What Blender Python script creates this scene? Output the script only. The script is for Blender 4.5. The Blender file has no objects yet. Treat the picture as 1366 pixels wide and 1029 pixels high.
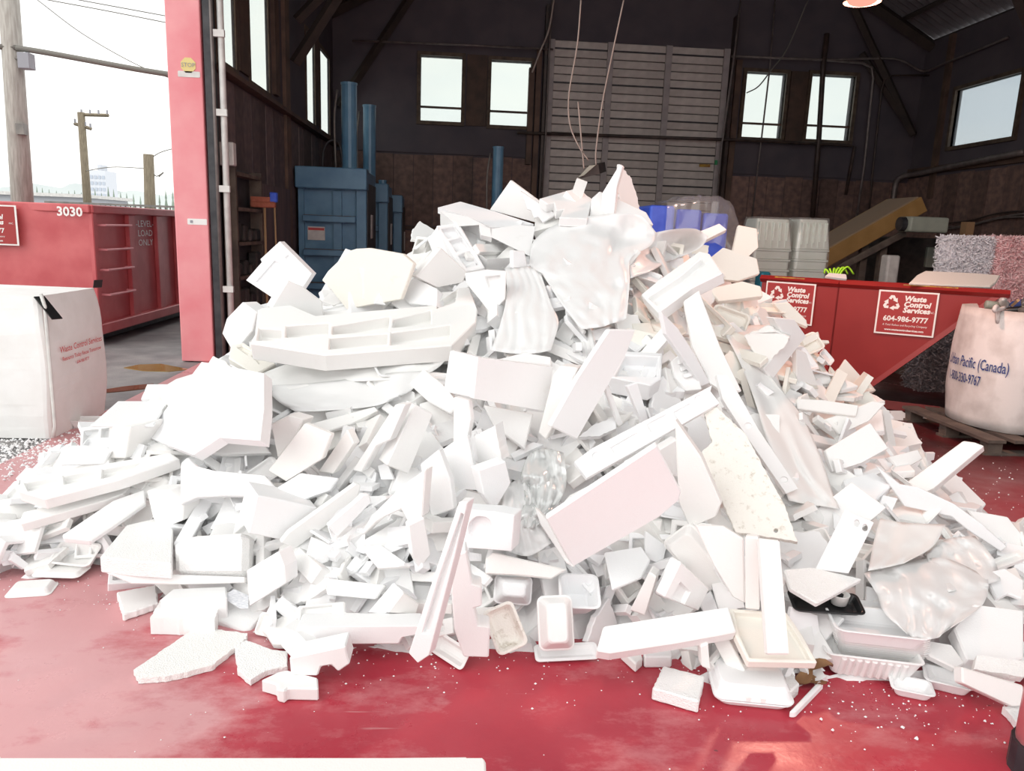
import bpy, bmesh, math, random
from mathutils import Vector, Matrix, noise
from mathutils.geometry import tessellate_polygon
random.seed(7)
SC = bpy.context.scene
COL = SC.collection
V = Vector
# ------------------------------------------------------------------ camera
F, W, H = 1013.0, 1366.0, 1029.0
CAM = V((0.0, 0.0, 1.6))
YAW, PITCH, ROLL = math.radians(4.0), math.radians(11.5), math.radians(2.2)
FW = V((math.sin(YAW)*math.cos(PITCH), math.cos(YAW)*math.cos(PITCH), -math.sin(PITCH)))
_r0 = V((math.cos(YAW), -math.sin(YAW), 0.0)); _u0 = _r0.cross(FW)
RT = _r0*math.cos(ROLL) + _u0*math.sin(ROLL)
UP = -_r0*math.sin(ROLL) + _u0*math.cos(ROLL)
cd = bpy.data.cameras.new('camera'); cam = bpy.data.objects.new('camera', cd); COL.objects.link(cam)
cd.sensor_fit = 'HORIZONTAL'; cd.sensor_width = 36.0; cd.lens = 36.0*F/W; cd.clip_end = 2000
cam.matrix_world = Matrix(((RT.x, UP.x, -FW.x, CAM.x), (RT.y, UP.y, -FW.y, CAM.y), (RT.z, UP.z, -FW.z, CAM.z), (0, 0, 0, 1)))
SC.camera = cam
# ------------------------------------------------------------------ world, sun, exposure
wd = bpy.data.worlds.new('World'); SC.world = wd; wd.use_nodes = True
nt = wd.node_tree; nt.nodes.clear()
_o = nt.nodes.new('ShaderNodeOutputWorld'); _b = nt.nodes.new('ShaderNodeBackground')
_tc = nt.nodes.new('ShaderNodeTexCoord'); _n = nt.nodes.new('ShaderNodeTexNoise'); _cr = nt.nodes.new('ShaderNodeValToRGB')
_mp = nt.nodes.new('ShaderNodeMapping'); _mp.inputs['Scale'].default_value = (1.0, 1.0, 3.0)
_n.inputs['Scale'].default_value = 2.2; _n.inputs['Detail'].default_value = 5
_cr.color_ramp.elements[0].position = .3; _cr.color_ramp.elements[0].color = (.80, .84, .88, 1)
_cr.color_ramp.elements[1].position = .62; _cr.color_ramp.elements[1].color = (1.0, .985, .94, 1)
nt.links.new(_tc.outputs['Generated'], _mp.inputs['Vector']); nt.links.new(_mp.outputs[0], _n.inputs['Vector'])
nt.links.new(_n.outputs['Fac'], _cr.inputs['Fac']); nt.links.new(_cr.outputs[0], _b.inputs['Color'])
_b.inputs['Strength'].default_value = 1.15; nt.links.new(_b.outputs[0], _o.inputs['Surface'])
sd_ = bpy.data.lights.new('sun', 'SUN'); sd_.energy = .6; sd_.angle = math.radians(50); sd_.color = (1, .98, .95)
sun = bpy.data.objects.new('sun', sd_); COL.objects.link(sun)
sun.rotation_euler = (V((0.75, 0.6, -0.55))).to_track_quat('-Z', 'Y').to_euler()
SC.view_settings.view_transform = 'Standard'; SC.view_settings.look = 'None'
SC.view_settings.gamma = 1.0; SC.view_settings.use_curve_mapping = False
SC.view_settings.exposure = .60
# ------------------------------------------------------------------ pixel helpers (lay-out only)
def ray(px, py): return RT*((px-W/2)/F) - UP*((py-H/2)/F) + FW
def onz(px, py, z=0.0):
    d = ray(px, py); return CAM + d*((z-CAM.z)/d.z)
def ony(px, py, y):
    d = ray(px, py); return CAM + d*(y/d.y)
def onx(px, py, x):
    d = ray(px, py); return CAM + d*(x/d.x)
def proj(P):
    v = V(P)-CAM; k = v.dot(FW); return (W/2+F*v.dot(RT)/k, H/2-F*v.dot(UP)/k)
# ------------------------------------------------------------------ object helpers
WM = {}
def reg(o, parent, wm):
    COL.objects.link(o); WM[o] = wm.copy()
    if parent is not None:
        o.parent = parent; o.matrix_parent_inverse = WM[parent].inverted()
    o.matrix_basis = wm
    return o
PLACE = [('upper left shoulder', 'baler-side shoulder'), ('left flank', 'flank nearest the bulk bag'), ('right flank', 'slope below the red hopper'), ('right slope', 'slope below the red hopper'), ('at the right shoulder', 'on the shoulder before the crates'), ('right shoulder', 'shoulder before the wrapped crates'),
 ('left apron', 'low apron by the bulk bag'), ('the left foreground', 'the slope nearest the bulk bag'), ('the right foreground', 'the slope above the clamshell box'), ('right front corner', 'heap foot below the milky bag'), ('the right front edge', 'the heap foot below the milky bag'), ('right front slab', 'slab below the milky bag'), ('the right front', 'the foot below the milky bag'), ('the left front', 'the foot nearest the bulk bag'),
 ('the left middle', 'the middle slope'), ('left of centre board', 'beside the centre corner board'), ('left of centre', 'between tongues and cell tray'), ('the left edge of the heap', 'the heap edge by the bulk bag'), ('the right edge of the heap', 'the heap edge below the hopper'), ('the right edge', 'the heap edge below the hopper'), ('the lower right', 'the slope above the cream tray'), ('right of the peak', 'from the peak toward the crates'),
 ('tipped toward the camera side of the heap', 'tipped forward in the middle of the heap'), ('at the near right corner', 'standing clear of the heap'), ('lying in the near foreground', 'lying on the floor clear of the heap'), ('near foreground board', 'lone foreground board')]
def tag(o, label=None, cat=None, group=None, kind=None):
    if label:
        for a, b in PLACE: label = label.replace(a, b)
        o['label'] = label
    if cat: o['category'] = cat
    if group: o['group'] = group
    if kind: o['kind'] = kind
    return o
def empty(name, loc, label=None, cat=None, group=None, kind=None):
    o = bpy.data.objects.new(name, None); o.empty_display_size = .1
    reg(o, None, Matrix.Translation(V(loc))); return tag(o, label, cat, group, kind)
def obj(name, bm, mat, parent=None, wm=None, smooth=False, bevel=0, seg=1, keep=False):
    """bm is in world space unless wm is given; the origin goes to the middle of the base"""
    bmesh.ops.recalc_face_normals(bm, faces=bm.faces[:])
    if wm is None:
        xs = [v.co for v in bm.verts]
        c = V((sum(v.x for v in xs)/len(xs), sum(v.y for v in xs)/len(xs), min(v.z for v in xs)))
        bmesh.ops.translate(bm, verts=bm.verts[:], vec=-c); wm = Matrix.Translation(c)
    me = bpy.data.meshes.new(name); bm.to_mesh(me); bm.free()
    if mat: me.materials.append(mat)
    if smooth:
        for p in me.polygons: p.use_smooth = True
    o = bpy.data.objects.new(name, me); reg(o, parent, wm)
    if bevel:
        m = o.modifiers.new('bevel', 'BEVEL'); m.width = bevel; m.segments = seg; m.limit_method = 'ANGLE'; m.angle_limit = math.radians(40)
    return o
def inst(src, parent, wm, name=None):
    o = bpy.data.objects.new(name or src.name.split('.')[0], src.data)
    for m in src.modifiers:
        if m.type == 'BEVEL':
            k = o.modifiers.new('bevel', 'BEVEL'); k.width = m.width; k.segments = m.segments; k.limit_method = 'ANGLE'; k.angle_limit = m.angle_limit
    reg(o, parent, wm); return o
def BM(): return bmesh.new()
def box(bm, x0, x1, y0, y1, z0, z1, m=None):
    vs = [bm.verts.new(V((x, y, z)) if m is None else m @ V((x, y, z))) for z in (z0, z1) for y in (y0, y1) for x in (x0, x1)]
    for f in ((0,1,3,2),(4,5,7,6),(0,1,5,4),(2,3,7,6),(0,2,6,4),(1,3,7,5)): bm.faces.new([vs[i] for i in f])
    return bm
def frame_of(d):
    d = d.normalized(); a = V((0,0,1)) if abs(d.z) < .9 else V((1,0,0))
    x = a.cross(d).normalized(); return x, d.cross(x)
def cyl(bm, p0, p1, r, seg=10, r1=None, cap=True):
    p0, p1 = V(p0), V(p1); x, y = frame_of(p1-p0); r1 = r if r1 is None else r1
    A = [bm.verts.new(p0+(x*math.cos(t)+y*math.sin(t))*r) for t in [2*math.pi*i/seg for i in range(seg)]]
    B = [bm.verts.new(p1+(x*math.cos(t)+y*math.sin(t))*r1) for t in [2*math.pi*i/seg for i in range(seg)]]
    for i in range(seg): bm.faces.new((A[i], A[(i+1)%seg], B[(i+1)%seg], B[i]))
    if cap: bm.faces.new(A[::-1]); bm.faces.new(B)
    return bm
def tube(bm, pts, r, seg=6):
    pts = [V(p) for p in pts]; prev = None; n = len(pts)
    for i, p in enumerate(pts):
        d = (pts[min(i+1, n-1)]-pts[max(i-1, 0)])
        if i == 0: x, y = frame_of(d)
        else:
            d = d.normalized(); x = (x-d*x.dot(d)).normalized(); y = d.cross(x)
        ring = [bm.verts.new(p+(x*math.cos(2*math.pi*k/seg)+y*math.sin(2*math.pi*k/seg))*r) for k in range(seg)]
        if prev:
            for k in range(seg): bm.faces.new((prev[k], prev[(k+1)%seg], ring[(k+1)%seg], ring[k]))
        else: bm.faces.new(ring[::-1])
        prev = ring
    bm.faces.new(prev); return bm
def bezpts(ctrl, n=8):
    """Catmull-Rom through ctrl"""
    P = [V(c) for c in ctrl]; P = [P[0]*2-P[1]]+P+[P[-1]*2-P[-2]]; out = []
    for i in range(1, len(P)-2):
        a, b, c, d = P[i-1:i+3]
        for k in range(n):
            t = k/n; out.append(.5*((2*b)+(c-a)*t+(2*a-5*b+4*c-d)*t*t+(3*b-a-3*c+d)*t**3))
    out.append(P[-2]); return out
def area2(p): return sum(p[i][0]*p[(i+1)%len(p)][1]-p[(i+1)%len(p)][0]*p[i][1] for i in range(len(p)))/2
def ccw(p): return list(p) if area2(p) > 0 else list(p)[::-1]
def roughen(poly, amp, step, rnd):
    out = []
    for i in range(len(poly)):
        a, b = V(poly[i][:2]), V(poly[(i+1)%len(poly)][:2]); L = (b-a).length; k = max(1, int(L/step))
        nrm = V((b.y-a.y, a.x-b.x)); nrm = nrm.normalized() if nrm.length > 0 else nrm
        for j in range(k):
            q = a.lerp(b, j/k)
            if j: q = q+nrm*rnd.uniform(-amp, amp*.5)
            out.append((q.x, q.y))
    return out
def slab(bm, outline, th, holes=(), bumps=(), taper=0.0, z0=0.0):
    """prism with its face at z=z0 and its back at z0-th; holes = (poly, depth), bumps = (poly, height)"""
    o = ccw(outline); hs = [(ccw(h), d) for h, d in holes]
    rings = [[V((x, y, z0)) for x, y in o]]+[[V((x, y, z0)) for x, y in h] for h, d in hs]
    flat = [p for r in rings for p in r]; vs = [bm.verts.new(p) for p in flat]
    def cap(rr, vv):
        for t in tessellate_polygon(rr):
            try: bm.faces.new([vv[i] for i in t])
            except ValueError: pass
    cap(rings, vs)
    thr = [k for k, (h, d) in enumerate(hs) if d >= th*.98]
    cx = sum(p[0] for p in o)/len(o); cy = sum(p[1] for p in o)/len(o)
    low = [bm.verts.new(V((cx+(x-cx)*(1-taper), cy+(y-cy)*(1-taper), z0-th))) for x, y in o]
    n = len(o); lr = [[v.co.copy() for v in low]]; lv = low[:]
    for i in range(n): bm.faces.new((vs[i], low[i], low[(i+1)%n], vs[(i+1)%n]))
    off = n
    for k, (h, d) in enumerate(hs):
        m = len(h); top = vs[off:off+m]; off += m
        bot = [bm.verts.new(V((v.co.x, v.co.y, z0-min(d, th)))) for v in top]
        for i in range(m): bm.faces.new((top[i], top[(i+1)%m], bot[(i+1)%m], bot[i]))
        if k in thr: lr.append([v.co.copy() for v in bot]); lv += bot
        else: cap([[v.co.copy() for v in bot]], bot)
    cap(lr, lv)
    for b, hgt in bumps: slab(bm, b, hgt*1.02, z0=z0+hgt)
    return bm
def circ(cx, cy, rx, ry=None, n=14): 
    ry = ry or rx
    return [(cx+rx*math.cos(2*math.pi*i/n), cy+ry*math.sin(2*math.pi*i/n)) for i in range(n)]
def rrect(w, d, r, n=4):
    out = []
    for sx, sy, a0 in ((1,1,0),(-1,1,90),(-1,-1,180),(1,-1,270)):
        for k in range(n+1):
            a = math.radians(a0+90*k/n); out.append((sx*(w/2-r)+r*math.cos(a), sy*(d/2-r)+r*math.sin(a)))
    return out
def loft(bm, rings, cap0=True, cap1=True):
    R = [[bm.verts.new(V(p)) for p in r] for r in rings]
    for a, b in zip(R, R[1:]):
        n = len(a)
        for i in range(n): bm.faces.new((a[i], a[(i+1)%n], b[(i+1)%n], b[i]))
    if cap0: bm.faces.new(R[0][::-1])
    if cap1: bm.faces.new(R[-1])
    return bm
def ring(w, d, r, z, n=4): return [(x, y, z) for x, y in rrect(max(w, .004), max(d, .004), max(.002, min(r, w/2.05, d/2.05)), n)]
def tray_bm(bm, w, d, h, flare=.16, r=None, t=.004, lip=.007, flip=False, flutes=0):
    r = r or min(w, d)*.14; a = h*flare*4
    rs = [ring(w-2*lip-a-.012, d-2*lip-a-.012, r, 0), ring(w-2*lip-a, d-2*lip-a, r, .006), ring(w-2*lip, d-2*lip, r, h-.006), ring(w, d, r+lip, h-.005), ring(w, d, r+lip, h),
          ring(w-2*lip-2*t, d-2*lip-2*t, r, h), ring(w-2*lip-a-2*t, d-2*lip-a-2*t, r, .006+t), ring(w-2*lip-a-.02-2*t, d-2*lip-a-.02-2*t, r, t)]
    if flip: rs = [[(x, y, -z) for x, y, z in q] for q in rs]
    loft(bm, rs)
    if flutes:
        for s in (-1, 1):
            for i in range(flutes):
                x = (i+.5)/flutes*(w-a-2*r)-(w-a-2*r)/2
                y0 = s*((d-2*lip-a)/2-.001); y1 = s*((d-2*lip)/2-.002)
                z0, z1 = (.008, h-.012); 
                if flip: z0, z1 = -z0, -z1
                cyl(bm, (x, y0, z0), (x, y1, z1), (w-a-2*r)/flutes*.42, 6)
    return bm
def mat_from(o, x, n):
    n = n.normalized(); x = (x-n*x.dot(n)).normalized(); y = n.cross(x)
    return Matrix(((x.x, y.x, n.x, o.x), (x.y, y.y, n.y, o.y), (x.z, y.z, n.z, o.z), (0, 0, 0, 1)))
# ------------------------------------------------------------------ materials
MATS = {}
def mat(name, c, rough=.6, metal=0.0, c2=None, scale=6.0, bump=0.0, bscale=40.0, detail=4, rnd=0.0, stretch=(1,1,1), spec=.5, lo=.35, hi=.65, coat=0, wob=0):
    if name in MATS: return MATS[name]
    m = bpy.data.materials.new(name); m.use_nodes = True; t = m.node_tree; p = t.nodes['Principled BSDF']
    p.inputs['Roughness'].default_value = rough; p.inputs['Metallic'].default_value = metal; p.inputs['Specular IOR Level'].default_value = spec
    p.inputs['Coat Weight'].default_value = coat
    tc = t.nodes.new('ShaderNodeTexCoord'); mp = t.nodes.new('ShaderNodeMapping'); mp.inputs['Scale'].default_value = stretch
    t.links.new(tc.outputs['Object'], mp.inputs['Vector'])
    n = t.nodes.new('ShaderNodeTexNoise'); n.inputs['Scale'].default_value = scale; n.inputs['Detail'].default_value = detail
    t.links.new(mp.outputs[0], n.inputs['Vector'])
    r = t.nodes.new('ShaderNodeValToRGB'); r.color_ramp.elements[0].position = lo; r.color_ramp.elements[1].position = hi
    r.color_ramp.elements[0].color = (*c, 1); r.color_ramp.elements[1].color = (*(c2 or c), 1)
    t.links.new(n.outputs['Fac'], r.inputs['Fac']); out = r.outputs[0]
    if rnd:
        oi = t.nodes.new('ShaderNodeObjectInfo'); h = t.nodes.new('ShaderNodeHueSaturation')
        mr = t.nodes.new('ShaderNodeMapRange'); mr.inputs['To Min'].default_value = 1-rnd; mr.inputs['To Max'].default_value = 1+rnd
        t.links.new(oi.outputs['Random'], mr.inputs['Value']); t.links.new(mr.outputs[0], h.inputs['Value']); t.links.new(out, h.inputs['Color']); out = h.outputs[0]
    t.links.new(out, p.inputs['Base Color'])
    if bump:
        n2 = t.nodes.new('ShaderNodeTexNoise'); n2.inputs['Scale'].default_value = bscale; n2.inputs['Detail'].default_value = 3
        t.links.new(mp.outputs[0], n2.inputs['Vector'])
        b = t.nodes.new('ShaderNodeBump'); b.inputs['Strength'].default_value = bump; b.inputs['Distance'].default_value = .01
        t.links.new(n2.outputs['Fac'], b.inputs['Height']); t.links.new(b.outputs[0], p.inputs['Normal'])
    MATS[name] = m; return m
def foam_mat(name, c, c2, bead=.12, dirt=0.0):
    m = bpy.data.materials.new(name); m.use_nodes = True; t = m.node_tree; p = t.nodes['Principled BSDF']
    p.inputs['Roughness'].default_value = .62; p.inputs['Specular IOR Level'].default_value = .3
    tc = t.nodes.new('ShaderNodeTexCoord'); oi = t.nodes.new('ShaderNodeObjectInfo')
    mx = t.nodes.new('ShaderNodeMix'); mx.data_type = 'RGBA'; mx.inputs['A'].default_value = (*c, 1); mx.inputs['B'].default_value = (*c2, 1)
    t.links.new(oi.outputs['Random'], mx.inputs['Factor']); out = mx.outputs['Result']
    n = t.nodes.new('ShaderNodeTexNoise'); n.inputs['Scale'].default_value = 7 if dirt < .3 else 24; n.inputs['Detail'].default_value = 8; n.inputs['Roughness'].default_value = .7
    t.links.new(tc.outputs['Object'], n.inputs['Vector'])
    r = t.nodes.new('ShaderNodeValToRGB'); r.color_ramp.elements[0].position = (.60 if dirt < .3 else .55); r.color_ramp.elements[1].position = (.78 if dirt < .3 else .76)
    r.color_ramp.elements[0].color = (0, 0, 0, 1); r.color_ramp.elements[1].color = (dirt, dirt, dirt, 1)
    t.links.new(n.outputs['Fac'], r.inputs['Fac'])
    m2 = t.nodes.new('ShaderNodeMix'); m2.data_type = 'RGBA'; m2.inputs['B'].default_value = (.36, .29, .2, 1)
    t.links.new(out, m2.inputs['A']); t.links.new(r.outputs[0], m2.inputs['Factor']); t.links.new(m2.outputs['Result'], p.inputs['Base Color'])
    vo = t.nodes.new('ShaderNodeTexVoronoi'); vo.inputs['Scale'].default_value = 170
    t.links.new(tc.outputs['Object'], vo.inputs['Vector'])
    b = t.nodes.new('ShaderNodeBump'); b.inputs['Strength'].default_value = bead; b.inputs['Distance'].default_value = .004
    t.links.new(vo.outputs['Distance'], b.inputs['Height']); t.links.new(b.outputs[0], p.inputs['Normal'])
    return m
FOAM = foam_mat('white_foam', (.87, .875, .885), (.85, .84, .815), .10, .10)
FOAMR = foam_mat('beaded_foam', (.88, .88, .88), (.86, .85, .83), .55, .12)
FOAMD = foam_mat('stained_foam', (.84, .81, .76), (.82, .79, .73), .3, .85)
FOAMC = foam_mat('cream_foam', (.85, .83, .77), (.84, .81, .74), .1, .15)
FOAMP = foam_mat('peach_foam', (.84, .76, .71), (.86, .80, .76), .1, .12)
def film_mat(name, col, transp, gloss=.18, rough=.25, tint=(.97, .97, .97)):
    m = bpy.data.materials.new(name); m.use_nodes = True; t = m.node_tree; t.nodes.clear()
    o = t.nodes.new('ShaderNodeOutputMaterial'); tr = t.nodes.new('ShaderNodeBsdfTransparent'); tr.inputs[0].default_value = (*tint, 1)
    df = t.nodes.new('ShaderNodeBsdfDiffuse'); df.inputs[0].default_value = (*col, 1)
    tl = t.nodes.new('ShaderNodeBsdfTranslucent'); tl.inputs[0].default_value = (*col, 1)
    gl = t.nodes.new('ShaderNodeBsdfGlossy'); gl.inputs['Roughness'].default_value = rough; gl.inputs[0].default_value = (1, 1, 1, 1)
    a = t.nodes.new('ShaderNodeMixShader'); a.inputs[0].default_value = .12; t.links.new(df.outputs[0], a.inputs[1]); t.links.new(tl.outputs[0], a.inputs[2])
    b = t.nodes.new('ShaderNodeMixShader'); b.inputs[0].default_value = transp; t.links.new(a.outputs[0], b.inputs[1]); t.links.new(tr.outputs[0], b.inputs[2])
    c = t.nodes.new('ShaderNodeMixShader'); c.inputs[0].default_value = gloss; t.links.new(b.outputs[0], c.inputs[1]); t.links.new(gl.outputs[0], c.inputs[2])
    t.links.new(c.outputs[0], o.inputs[0]); return m
FILM = film_mat('milky_film', (.93, .93, .925), .10, .05, .3)
FILMC = film_mat('clear_film', (.92, .94, .93), .45, .14, .15)
FILMT = film_mat('thin_foam_sheet', (.92, .915, .90), .03, .02, .5)
FILMW = film_mat('stretch_film', (.93, .94, .92), .84, .07, .12)
GLASS = film_mat('dusty_glass', (.80, .84, .82), .90, .01, .1, (.80, .83, .815))
GLASSC = film_mat('clouded_glass', (.70, .76, .80), .72, .01, .1, (.74, .78, .80))
def emis(name, c, s):
    m = bpy.data.materials.new(name); m.use_nodes = True; p = m.node_tree.nodes['Principled BSDF']
    p.inputs['Emission Color'].default_value = (*c, 1); p.inputs['Emission Strength'].default_value = s; p.inputs['Base Color'].default_value = (0, 0, 0, 1); p.inputs['Specular IOR Level'].default_value = 0; return m
def floor_mat():
    m = bpy.data.materials.new('worn_red_paint'); m.use_nodes = True; t = m.node_tree; p = t.nodes['Principled BSDF']
    tc = t.nodes.new('ShaderNodeTexCoord')
    def nz(s, d=6, st=(1,1,1), ro=.6):
        mp = t.nodes.new('ShaderNodeMapping'); mp.inputs['Scale'].default_value = st; t.links.new(tc.outputs['Object'], mp.inputs[0])
        n = t.nodes.new('ShaderNodeTexNoise'); n.inputs['Scale'].default_value = s; n.inputs['Detail'].default_value = d; n.inputs['Roughness'].default_value = ro
        t.links.new(mp.outputs[0], n.inputs['Vector']); return n.outputs['Fac']
    def ramp(f, a, b, ca, cb):
        r = t.nodes.new('ShaderNodeValToRGB'); r.color_ramp.elements[0].position = a; r.color_ramp.elements[1].position = b
        r.color_ramp.elements[0].color = (*ca, 1); r.color_ramp.elements[1].color = (*cb, 1); t.links.new(f, r.inputs[0]); return r.outputs[0]
    def mix(f, a, b):
        x = t.nodes.new('ShaderNodeMix'); x.data_type = 'RGBA'; t.links.new(f, x.inputs['Factor']); t.links.new(a, x.inputs['A'])
        if isinstance(b, tuple): x.inputs['B'].default_value = (*b, 1)
        else: t.links.new(b, x.inputs['B'])
        return x.outputs['Result']
    base = ramp(nz(1.6), .3, .7, (.39, .030, .052), (.52, .048, .072))
    wear = ramp(nz(2.6, 9, (1, 1.7, 1), .72), .53, .66, (0,)*3, (.55,)*3)
    c = mix(wear, base, (.60, .22, .235))
    sx = t.nodes.new('ShaderNodeSeparateXYZ'); t.links.new(tc.outputs['Object'], sx.inputs[0])
    mr = t.nodes.new('ShaderNodeMapRange'); mr.inputs['From Min'].default_value = -3.3; mr.inputs['From Max'].default_value = -4.9; mr.inputs['To Min'].default_value = -.16; mr.inputs['To Max'].default_value = .22
    t.links.new(sx.outputs['X'], mr.inputs['Value'])
    ad = t.nodes.new('ShaderNodeMath'); ad.operation = 'ADD'; t.links.new(nz(1.9, 9, (1, 1.6, 1), .7), ad.inputs[0]); t.links.new(mr.outputs[0], ad.inputs[1])
    dust_glare = ramp(ad.outputs[0], .46, .66, (0,)*3, (.8,)*3); c = mix(dust_glare, c, (.66, .36, .37))  # pale dusty wear toward the opening, with floor glare painted in
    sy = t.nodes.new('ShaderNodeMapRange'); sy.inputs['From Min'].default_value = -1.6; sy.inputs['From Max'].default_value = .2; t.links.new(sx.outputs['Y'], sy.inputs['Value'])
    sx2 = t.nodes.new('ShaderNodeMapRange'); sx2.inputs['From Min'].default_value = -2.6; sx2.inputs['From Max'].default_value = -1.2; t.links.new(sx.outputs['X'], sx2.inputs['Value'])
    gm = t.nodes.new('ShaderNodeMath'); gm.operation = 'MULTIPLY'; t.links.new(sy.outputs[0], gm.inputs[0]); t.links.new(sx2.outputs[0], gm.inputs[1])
    hall_shade = t.nodes.new('ShaderNodeMath'); hall_shade.operation = 'MULTIPLY'; t.links.new(gm.outputs[0], hall_shade.inputs[0]); t.links.new(ramp(nz(2.2, 7), .25, .6, (.7,)*3, (1,)*3), hall_shade.inputs[1])
    c = mix(hall_shade.outputs[0], c, (.055, .012, .012))  # shade deep in the hall at right, painted into the floor colour
    scr = ramp(nz(9, 3, (.25, 3.5, 1), .5), .70, .74, (0,)*3, (.35,)*3)
    c = mix(scr, c, (.62, .36, .36))
    spot = ramp(nz(26, 2), .76, .80, (0,)*3, (.8,)*3); c = mix(spot, c, (.06, .03, .03))
    t.links.new(c, p.inputs['Base Color'])
    rr = ramp(nz(3.1, 7), .35, .7, (.26,)*3, (.5,)*3); t.links.new(rr, p.inputs['Roughness'])
    b = t.nodes.new('ShaderNodeBump'); b.inputs['Strength'].default_value = .12; b.inputs['Distance'].default_value = .01; t.links.new(nz(14, 5), b.inputs['Height']); t.links.new(b.outputs[0], p.inputs['Normal'])
    return m
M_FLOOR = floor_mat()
M_ASPH = mat('wet_asphalt', (.16, .155, .16), .55, c2=(.30, .29, .285), scale=3, bump=.5, bscale=60, lo=.3, hi=.7)
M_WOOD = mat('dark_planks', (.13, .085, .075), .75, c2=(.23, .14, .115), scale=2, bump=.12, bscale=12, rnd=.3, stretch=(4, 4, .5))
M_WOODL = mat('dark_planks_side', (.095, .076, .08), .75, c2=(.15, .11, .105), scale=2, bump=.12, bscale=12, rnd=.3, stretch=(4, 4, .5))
M_WALL = mat('dark_board', (.074, .065, .080), .8, c2=(.10, .085, .098), scale=1.5)
M_BEAM = mat('brown_beam', (.08, .052, .04), .7, c2=(.14, .085, .06), scale=4, bump=.3, rnd=.3)
M_RAFT = mat('dark_rafter', (.03, .024, .022), .8, c2=(.05, .036, .03), scale=4, bump=.3)
M_FRAME = mat('window_wood', (.06, .04, .028), .65, c2=(.12, .085, .055), scale=8, bump=.3)
M_DOOR = mat('grey_door_panel', (.50, .46, .43), .55, c2=(.64, .59, .55), scale=5, bump=.15, rnd=.10, lo=.3, hi=.7)
M_DRAIL = mat('door_stile', (.34, .31, .31), .5, c2=(.42, .385, .38), scale=6)
M_ROOF = mat('roof_sheet', (.12, .115, .125), .6, c2=(.17, .16, .17), scale=3)
M_PIPE = mat('grey_conduit', (.14, .12, .115), .45, .3, c2=(.2, .17, .16), scale=8)
M_DPIPE = mat('dark_pipe', (.03, .022, .02), .5, c2=(.07, .045, .035), scale=6)
M_CORD = mat('pale_cord', (.42, .36, .32), .7)
M_RED = mat('red_steel', (.52, .085, .095), .42, c2=(.62, .14, .145), scale=2.5, bump=.12, bscale=3)
M_REDH = mat('red_hopper', (.25, .012, .011), .45, c2=(.30, .02, .018), scale=2, bump=.08, bscale=4)
M_PINK = mat('faded_red_post', (.76, .22, .25), .38, c2=(.84, .36, .38), scale=2.2, bump=.1, bscale=5, lo=.3, hi=.7)
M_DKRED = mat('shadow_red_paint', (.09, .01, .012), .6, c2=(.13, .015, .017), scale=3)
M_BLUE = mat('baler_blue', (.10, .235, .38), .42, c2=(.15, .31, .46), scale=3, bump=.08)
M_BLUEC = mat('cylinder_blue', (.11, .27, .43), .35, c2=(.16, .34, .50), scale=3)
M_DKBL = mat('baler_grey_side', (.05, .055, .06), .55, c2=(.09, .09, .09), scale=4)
M_RUST = mat('rusty_ledge', (.10, .085, .08), .7, c2=(.16, .10, .075), scale=9)
M_BLACK = mat('black_plastic', (.012, .012, .013), .35)
M_BLKM = mat('black_rail', (.02, .02, .025), .5, c2=(.05, .05, .055), scale=8)
M_WHITE = mat('white_paint', (.82, .82, .80), .5)
M_OFFW = mat('worn_white_pipe', (.60, .59, .57), .5, c2=(.74, .73, .70), scale=9)
M_BAG = mat('white_woven_bag', (.80, .79, .77), .75, c2=(.86, .855, .84), scale=5, bump=.25, bscale=9)
M_BAGD = mat('soiled_woven_bag', (.55, .50, .47), .8, c2=(.80, .76, .73), scale=4.5, bump=.45, bscale=8, detail=8, lo=.3, hi=.6)
M_TXR = mat('red_print', (.62, .10, .10), .7)
M_TXB = mat('navy_print', (.03, .06, .22), .7)
M_TXW = mat('white_lettering', (.85, .83, .80), .5)
M_SIGN = mat('sign_red', (.36, .03, .03), .5)
M_YEL = mat('yellow_conveyor', (.27, .155, .05), .5, c2=(.36, .21, .075), scale=4, bump=.15, lo=.3, hi=.7)
M_TAPE = mat('worn_yellow_tape', (.55, .36, .04), .6, c2=(.25, .10, .04), scale=18)
M_GREYG = mat('grey_green_housing', (.30, .33, .28), .5, c2=(.36, .39, .33), scale=5)
M_STEEL = mat('dull_steel', (.16, .15, .14), .5, .4, c2=(.24, .22, .2), scale=6)
M_TIMB = mat('grey_timber', (.09, .07, .06), .8, c2=(.16, .125, .10), scale=6, bump=.3)
M_POLE = mat('weathered_pole', (.32, .29, .26), .85, c2=(.46, .43, .39), scale=5, bump=.3, stretch=(6, 6, .7))
M_DPOLE = mat('dark_pole', (.16, .13, .09), .85, c2=(.24, .20, .14), scale=5, stretch=(6, 6, .7))
M_WIRE = mat('cable', (.18, .17, .15), .7)
M_TREE = mat('far_trees', (.19, .25, .20), .9, c2=(.26, .31, .25), scale=4)
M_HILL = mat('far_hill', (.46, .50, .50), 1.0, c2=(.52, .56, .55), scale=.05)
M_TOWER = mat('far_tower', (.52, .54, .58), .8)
M_TOWW = mat('far_windows', (.36, .40, .46), .4)
M_PUD = mat('brown_puddle', (.30, .18, .06), .06, c2=(.36, .23, .09), scale=3, spec=.8)
M_PUDR = mat('rusty_puddle', (.17, .075, .045), .08, c2=(.22, .10, .06), scale=3, spec=.8)
M_STOP = mat('faded_yellow', (.75, .62, .25), .6)
M_BROOM = mat('broom_red', (.32, .09, .05), .7, c2=(.4, .12, .07), scale=20)
M_STICK = mat('broom_handle', (.45, .28, .15), .6)
M_CRATE = mat('white_crate', (.68, .78, .72), .5, c2=(.74, .82, .77), scale=5)
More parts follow.
